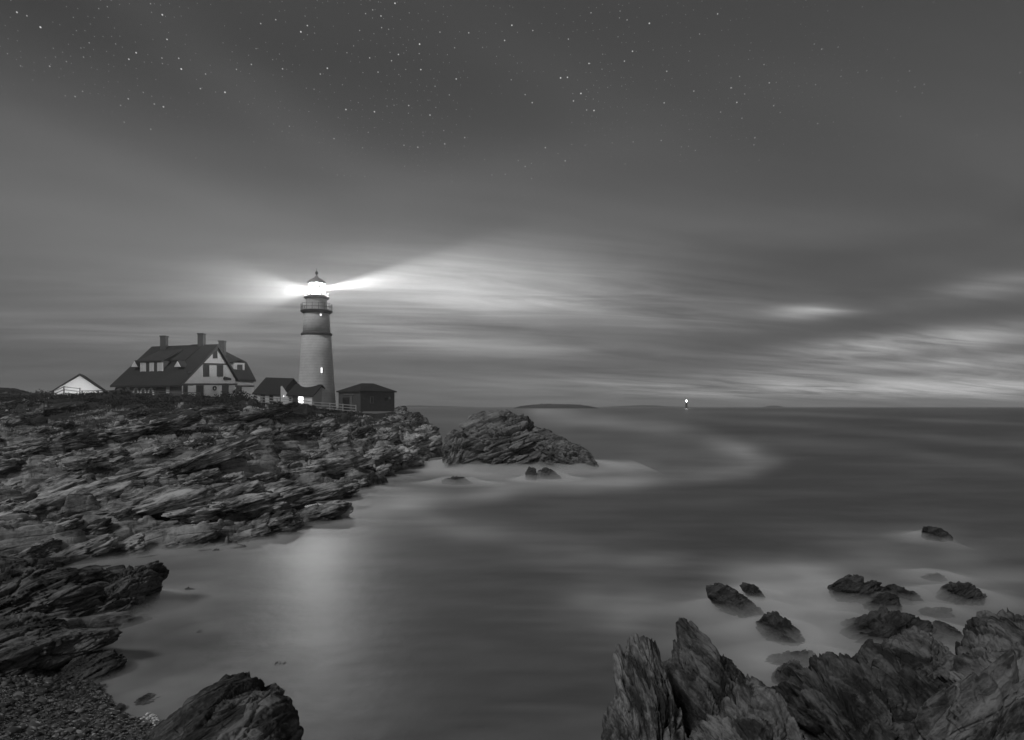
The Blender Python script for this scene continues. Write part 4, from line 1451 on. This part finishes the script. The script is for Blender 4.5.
# ------------------------------------------------------------------ lamps
def lamp(name, typ, loc, energy, **kw):
    l = bpy.data.lights.new(name, typ)
    l.energy = energy
    for k, v_ in kw.items():
        setattr(l, k, v_)
    o = bpy.data.objects.new(name, l)
    COL.objects.link(o)
    o.location = loc
    return o


LAMP = Vector((TC.x, TY_, tz(289.5)))
lamp('lighthouse_lamp', 'POINT', LAMP, 42000., shadow_soft_size=.9)
for nm, d, e_, a_ in (('beam_lamp_seaward', (.60, .80, .25), 0.42e7, 21), ('beam_lamp_landward', (-.62, .78, .125), 0.26e7, 22)):
    s = lamp(nm, 'SPOT', LAMP + Vector(d).normalized() * 1.35, e_, shadow_soft_size=.3, spot_size=math.radians(a_), spot_blend=1.)
    s.rotation_euler = Vector(d).to_track_quat('-Z', 'Y').to_euler()
lamp('doorway_lamp', 'POINT', P(306.5, 401, 115.), 40., shadow_soft_size=.2)
lamp('shed_floodlight', 'SPOT', A_SHED, 900., shadow_soft_size=.2, spot_size=math.radians(110), spot_blend=.6).rotation_euler = (SHED_C - A_SHED).to_track_quat('-Z', 'Y').to_euler()
s = lamp('sun', 'SUN', (0, 0, 60), 1.08, angle=math.radians(10))
SUN_EL, SUN_AZ = 43., 216.          # pale light through thin cloud, behind the viewer's left shoulder
sd = Vector((math.sin(math.radians(SUN_AZ)) * math.cos(math.radians(SUN_EL)), math.cos(math.radians(SUN_AZ)) * math.cos(math.radians(SUN_EL)), math.sin(math.radians(SUN_EL))))
s.rotation_euler = (-sd).to_track_quat('-Z', 'Y').to_euler()

# ------------------------------------------------------------------ sky
W = bpy.data.worlds.new('World')
SC.world = W
W.use_nodes = True
nt = W.node_tree
bg = nt.nodes['Background']
tc = nt.nodes.new('ShaderNodeTexCoord')
vec = tc.outputs['Generated']
sx = nt.nodes.new('ShaderNodeSeparateXYZ')
nt.links.new(vec, sx.inputs[0])
x, y, z = (N(nt, sx.outputs[i]) for i in range(3))
az = x._op('ARCTAN2', y) * (180 / PI)
el = z.min(1.).max(-1.)._op('ARCSINE') * (180 / PI)
zp = z.max(0.) + .10


def plane_vec(ax, ay, rot):
    """cloud-deck coordinates, streaked along bearing rot"""
    c_, s_ = math.cos(math.radians(rot)), math.sin(math.radians(rot))
    X, Y = x / zp, y / zp
    al = X * s_ + Y * c_
    ac = X * c_ - Y * s_
    cb = nt.nodes.new('ShaderNodeCombineXYZ')
    nt.links.new((al * ax).s, cb.inputs[0])
    nt.links.new((ac * ay).s, cb.inputs[1])
    return cb.outputs[0]


n_str = noise_tex(nt, plane_vec(.34, .85, 66), 1., 5., .52, 1.2)
n_big = noise_tex(nt, plane_vec(.30, .75, 64), .8, 3., .5, .4)
n_fine = noise_tex(nt, plane_vec(.55, 2.2, 78), 1.2, 6., .6, 1.4)
lowsky = 1.0 - el.ss(4., 26.)


def azel(px, py):
    return math.degrees(math.atan((px - 512) / F)), math.degrees(math.atan((HY - py) / math.hypot(F, px - 512)))


def blob(px, py, wx, wy, amp, tilt=0., mod=None):
    a, e = azel(px, py)
    k = math.degrees(1 / F) * math.cos(math.radians(a))
    ct, st = math.cos(math.radians(tilt)), math.sin(math.radians(tilt))
    dx, dy = az - a, el - e
    p_ = (dx * ct + dy * st) * (1 / (wx * k))
    q_ = (dy * ct - dx * st) * (1 / (wy * k))
    g_ = ((p_ * p_ + q_ * q_) * -.5).exp() * amp
    return g_ * mod if mod else g_


sky_tex = nt.nodes.new('ShaderNodeTexSky')
sky_tex.sky_type = 'NISHITA'
sky_tex.sun_disc = False
sky_tex.sun_elevation = math.radians(SUN_EL)
sky_tex.sun_rotation = math.radians(SUN_AZ)
bw = nt.nodes.new('ShaderNodeRGBToBW')
nt.links.new(sky_tex.outputs[0], bw.inputs[0])
nish = (N(nt, bw.outputs[0]) * .02).min(.06) * (y * -1.).ss(-.1, .8)
base = .052 + (1.0 - el.ss(6., 32.)) * .062 + nish
wv = (n_big - .5) * .9 + 1.0
tex = wv * ((n_str - .5) * (.45 * lowsky + .3) + 1.0) * ((n_fine - .5) * .22 * lowsky + 1.0)
cloud = base * tex
sm = (n_str * .6 + n_fine * .6).ss(.34, .90)
for args in (
    # broad pale veil from the left edge, dark clear wedges above it
    (60, 215, 250, 50, .046, -9), (300, 200, 220, 60, .022, -8), (130, 60, 240, 40, -.020, -9), (560, 60, 200, 60, -.006, 0),
    (270, 110, 150, 20, .016, -28), (600, 105, 130, 24, .010, -26), (120, 165, 160, 14, .014, -14), (420, 190, 160, 16, .012, 12), (760, 225, 160, 12, .010, -8), (880, 250, 160, 12, -.010, 4),
    (640, 205, 200, 40, .006, -6), (1000, 170, 140, 60, .012, -4), (800, 215, 220, 60, -.022, 0), (30, 355, 110, 26, -.018, 0), (500, 240, 120, 40, .02, 15),
    (760, 330, 120, 30, -.015, 0), (230, 330, 60, 20, .01, 0),
):
    cloud = cloud + blob(*args)
for args in (
    # brighter streaks
    (470, 295, 115, 24, .36, 4), (600, 300, 55, 8, .14, -4), (400, 280, 90, 26, .10, 8), (470, 345, 110, 7, .16, -3),
    (200, 290, 120, 22, .05, 6), (120, 335, 140, 10, .10, -2), (808, 312, 24, 4.5, .36, -2), (740, 308, 60, 12, .06, 0), (900, 345, 75, 8, .40, 3),
    (1000, 285, 45, 8, .19, 4), (880, 366, 80, 4, .2, 2), (1010, 362, 50, 5, .13, 2), (930, 388, 200, 9, .36, 0), (1040, 388, 120, 12, .12, 0), (700, 383, 90, 8, .12, 0),
    (560, 380, 160, 10, .05, 0), (660, 322, 70, 8, .10, -4),
):
    cloud = cloud + blob(*args, mod=sm * 1.15 + .12)
cloud = cloud.max(.03)
# stars in the clearer upper sky
vo = nt.nodes.new('ShaderNodeTexVoronoi')
vo.feature = 'F1'
vo.voronoi_dimensions = '2D'
cb = nt.nodes.new('ShaderNodeCombineXYZ')
nt.links.new((az * (el * (PI / 180))._op('COSINE')).s, cb.inputs[0])
nt.links.new(el.s, cb.inputs[1])
nt.links.new(cb.outputs[0], vo.inputs['Vector'])
vo.inputs['Scale'].default_value = 1.9
sc_ = nt.nodes.new('ShaderNodeSeparateColor')
nt.links.new(vo.outputs['Color'], sc_.inputs[0])
r1, r2 = N(nt, sc_.outputs[0]), N(nt, sc_.outputs[1])
mag = r1.pow(9.) * .75 + .15
star = (1.0 - (N(nt, vo.outputs['Distance']) / (mag * .075 + .062)).ss(.4, 1.)) * (mag * .75 + .02) * r2.gt(noise_tex(nt, vec, 7., 3., .6)._op('MULTIPLY', 2.6) - .72)
clear = (el + (n_big - .5) * 16.).ss(14., 27.) * (1.0 - (az - 2.).ss(0., 30.) * .85) * (1.0 - blob(60, 215, 200, 60, .9, -8))
star = star * clear
total = cloud + star
nt.links.new(grey(nt, total), bg.inputs['Color'])
bg.inputs['Strength'].default_value = 1.

# ------------------------------------------------------------------ camera and render
cd = bpy.data.cameras.new('camera')
co = bpy.data.objects.new('camera', cd)
COL.objects.link(co)
co.location = CAM
co.rotation_euler = (math.radians(90), 0, 0)
cd.sensor_width = 36
cd.lens = 36 * F / 1024
cd.shift_y = (HY - 370) / 1024
cd.clip_start = .1
cd.clip_end = 30000
SC.camera = co
SC.view_settings.view_transform = 'Standard'
SC.view_settings.look = 'None'
SC.view_settings.exposure = 0
SC.view_settings.gamma = 1
cy = SC.cycles
cy.use_denoising = True
try:
    cy.denoiser = 'OPENIMAGEDENOISE'
    cy.denoising_input_passes = 'RGB_ALBEDO_NORMAL'
except Exception:
    pass
cy.max_bounces = 6
cy.diffuse_bounces = 3
cy.glossy_bounces = 2
cy.volume_bounces = 3
cy.sample_clamp_indirect = 2.
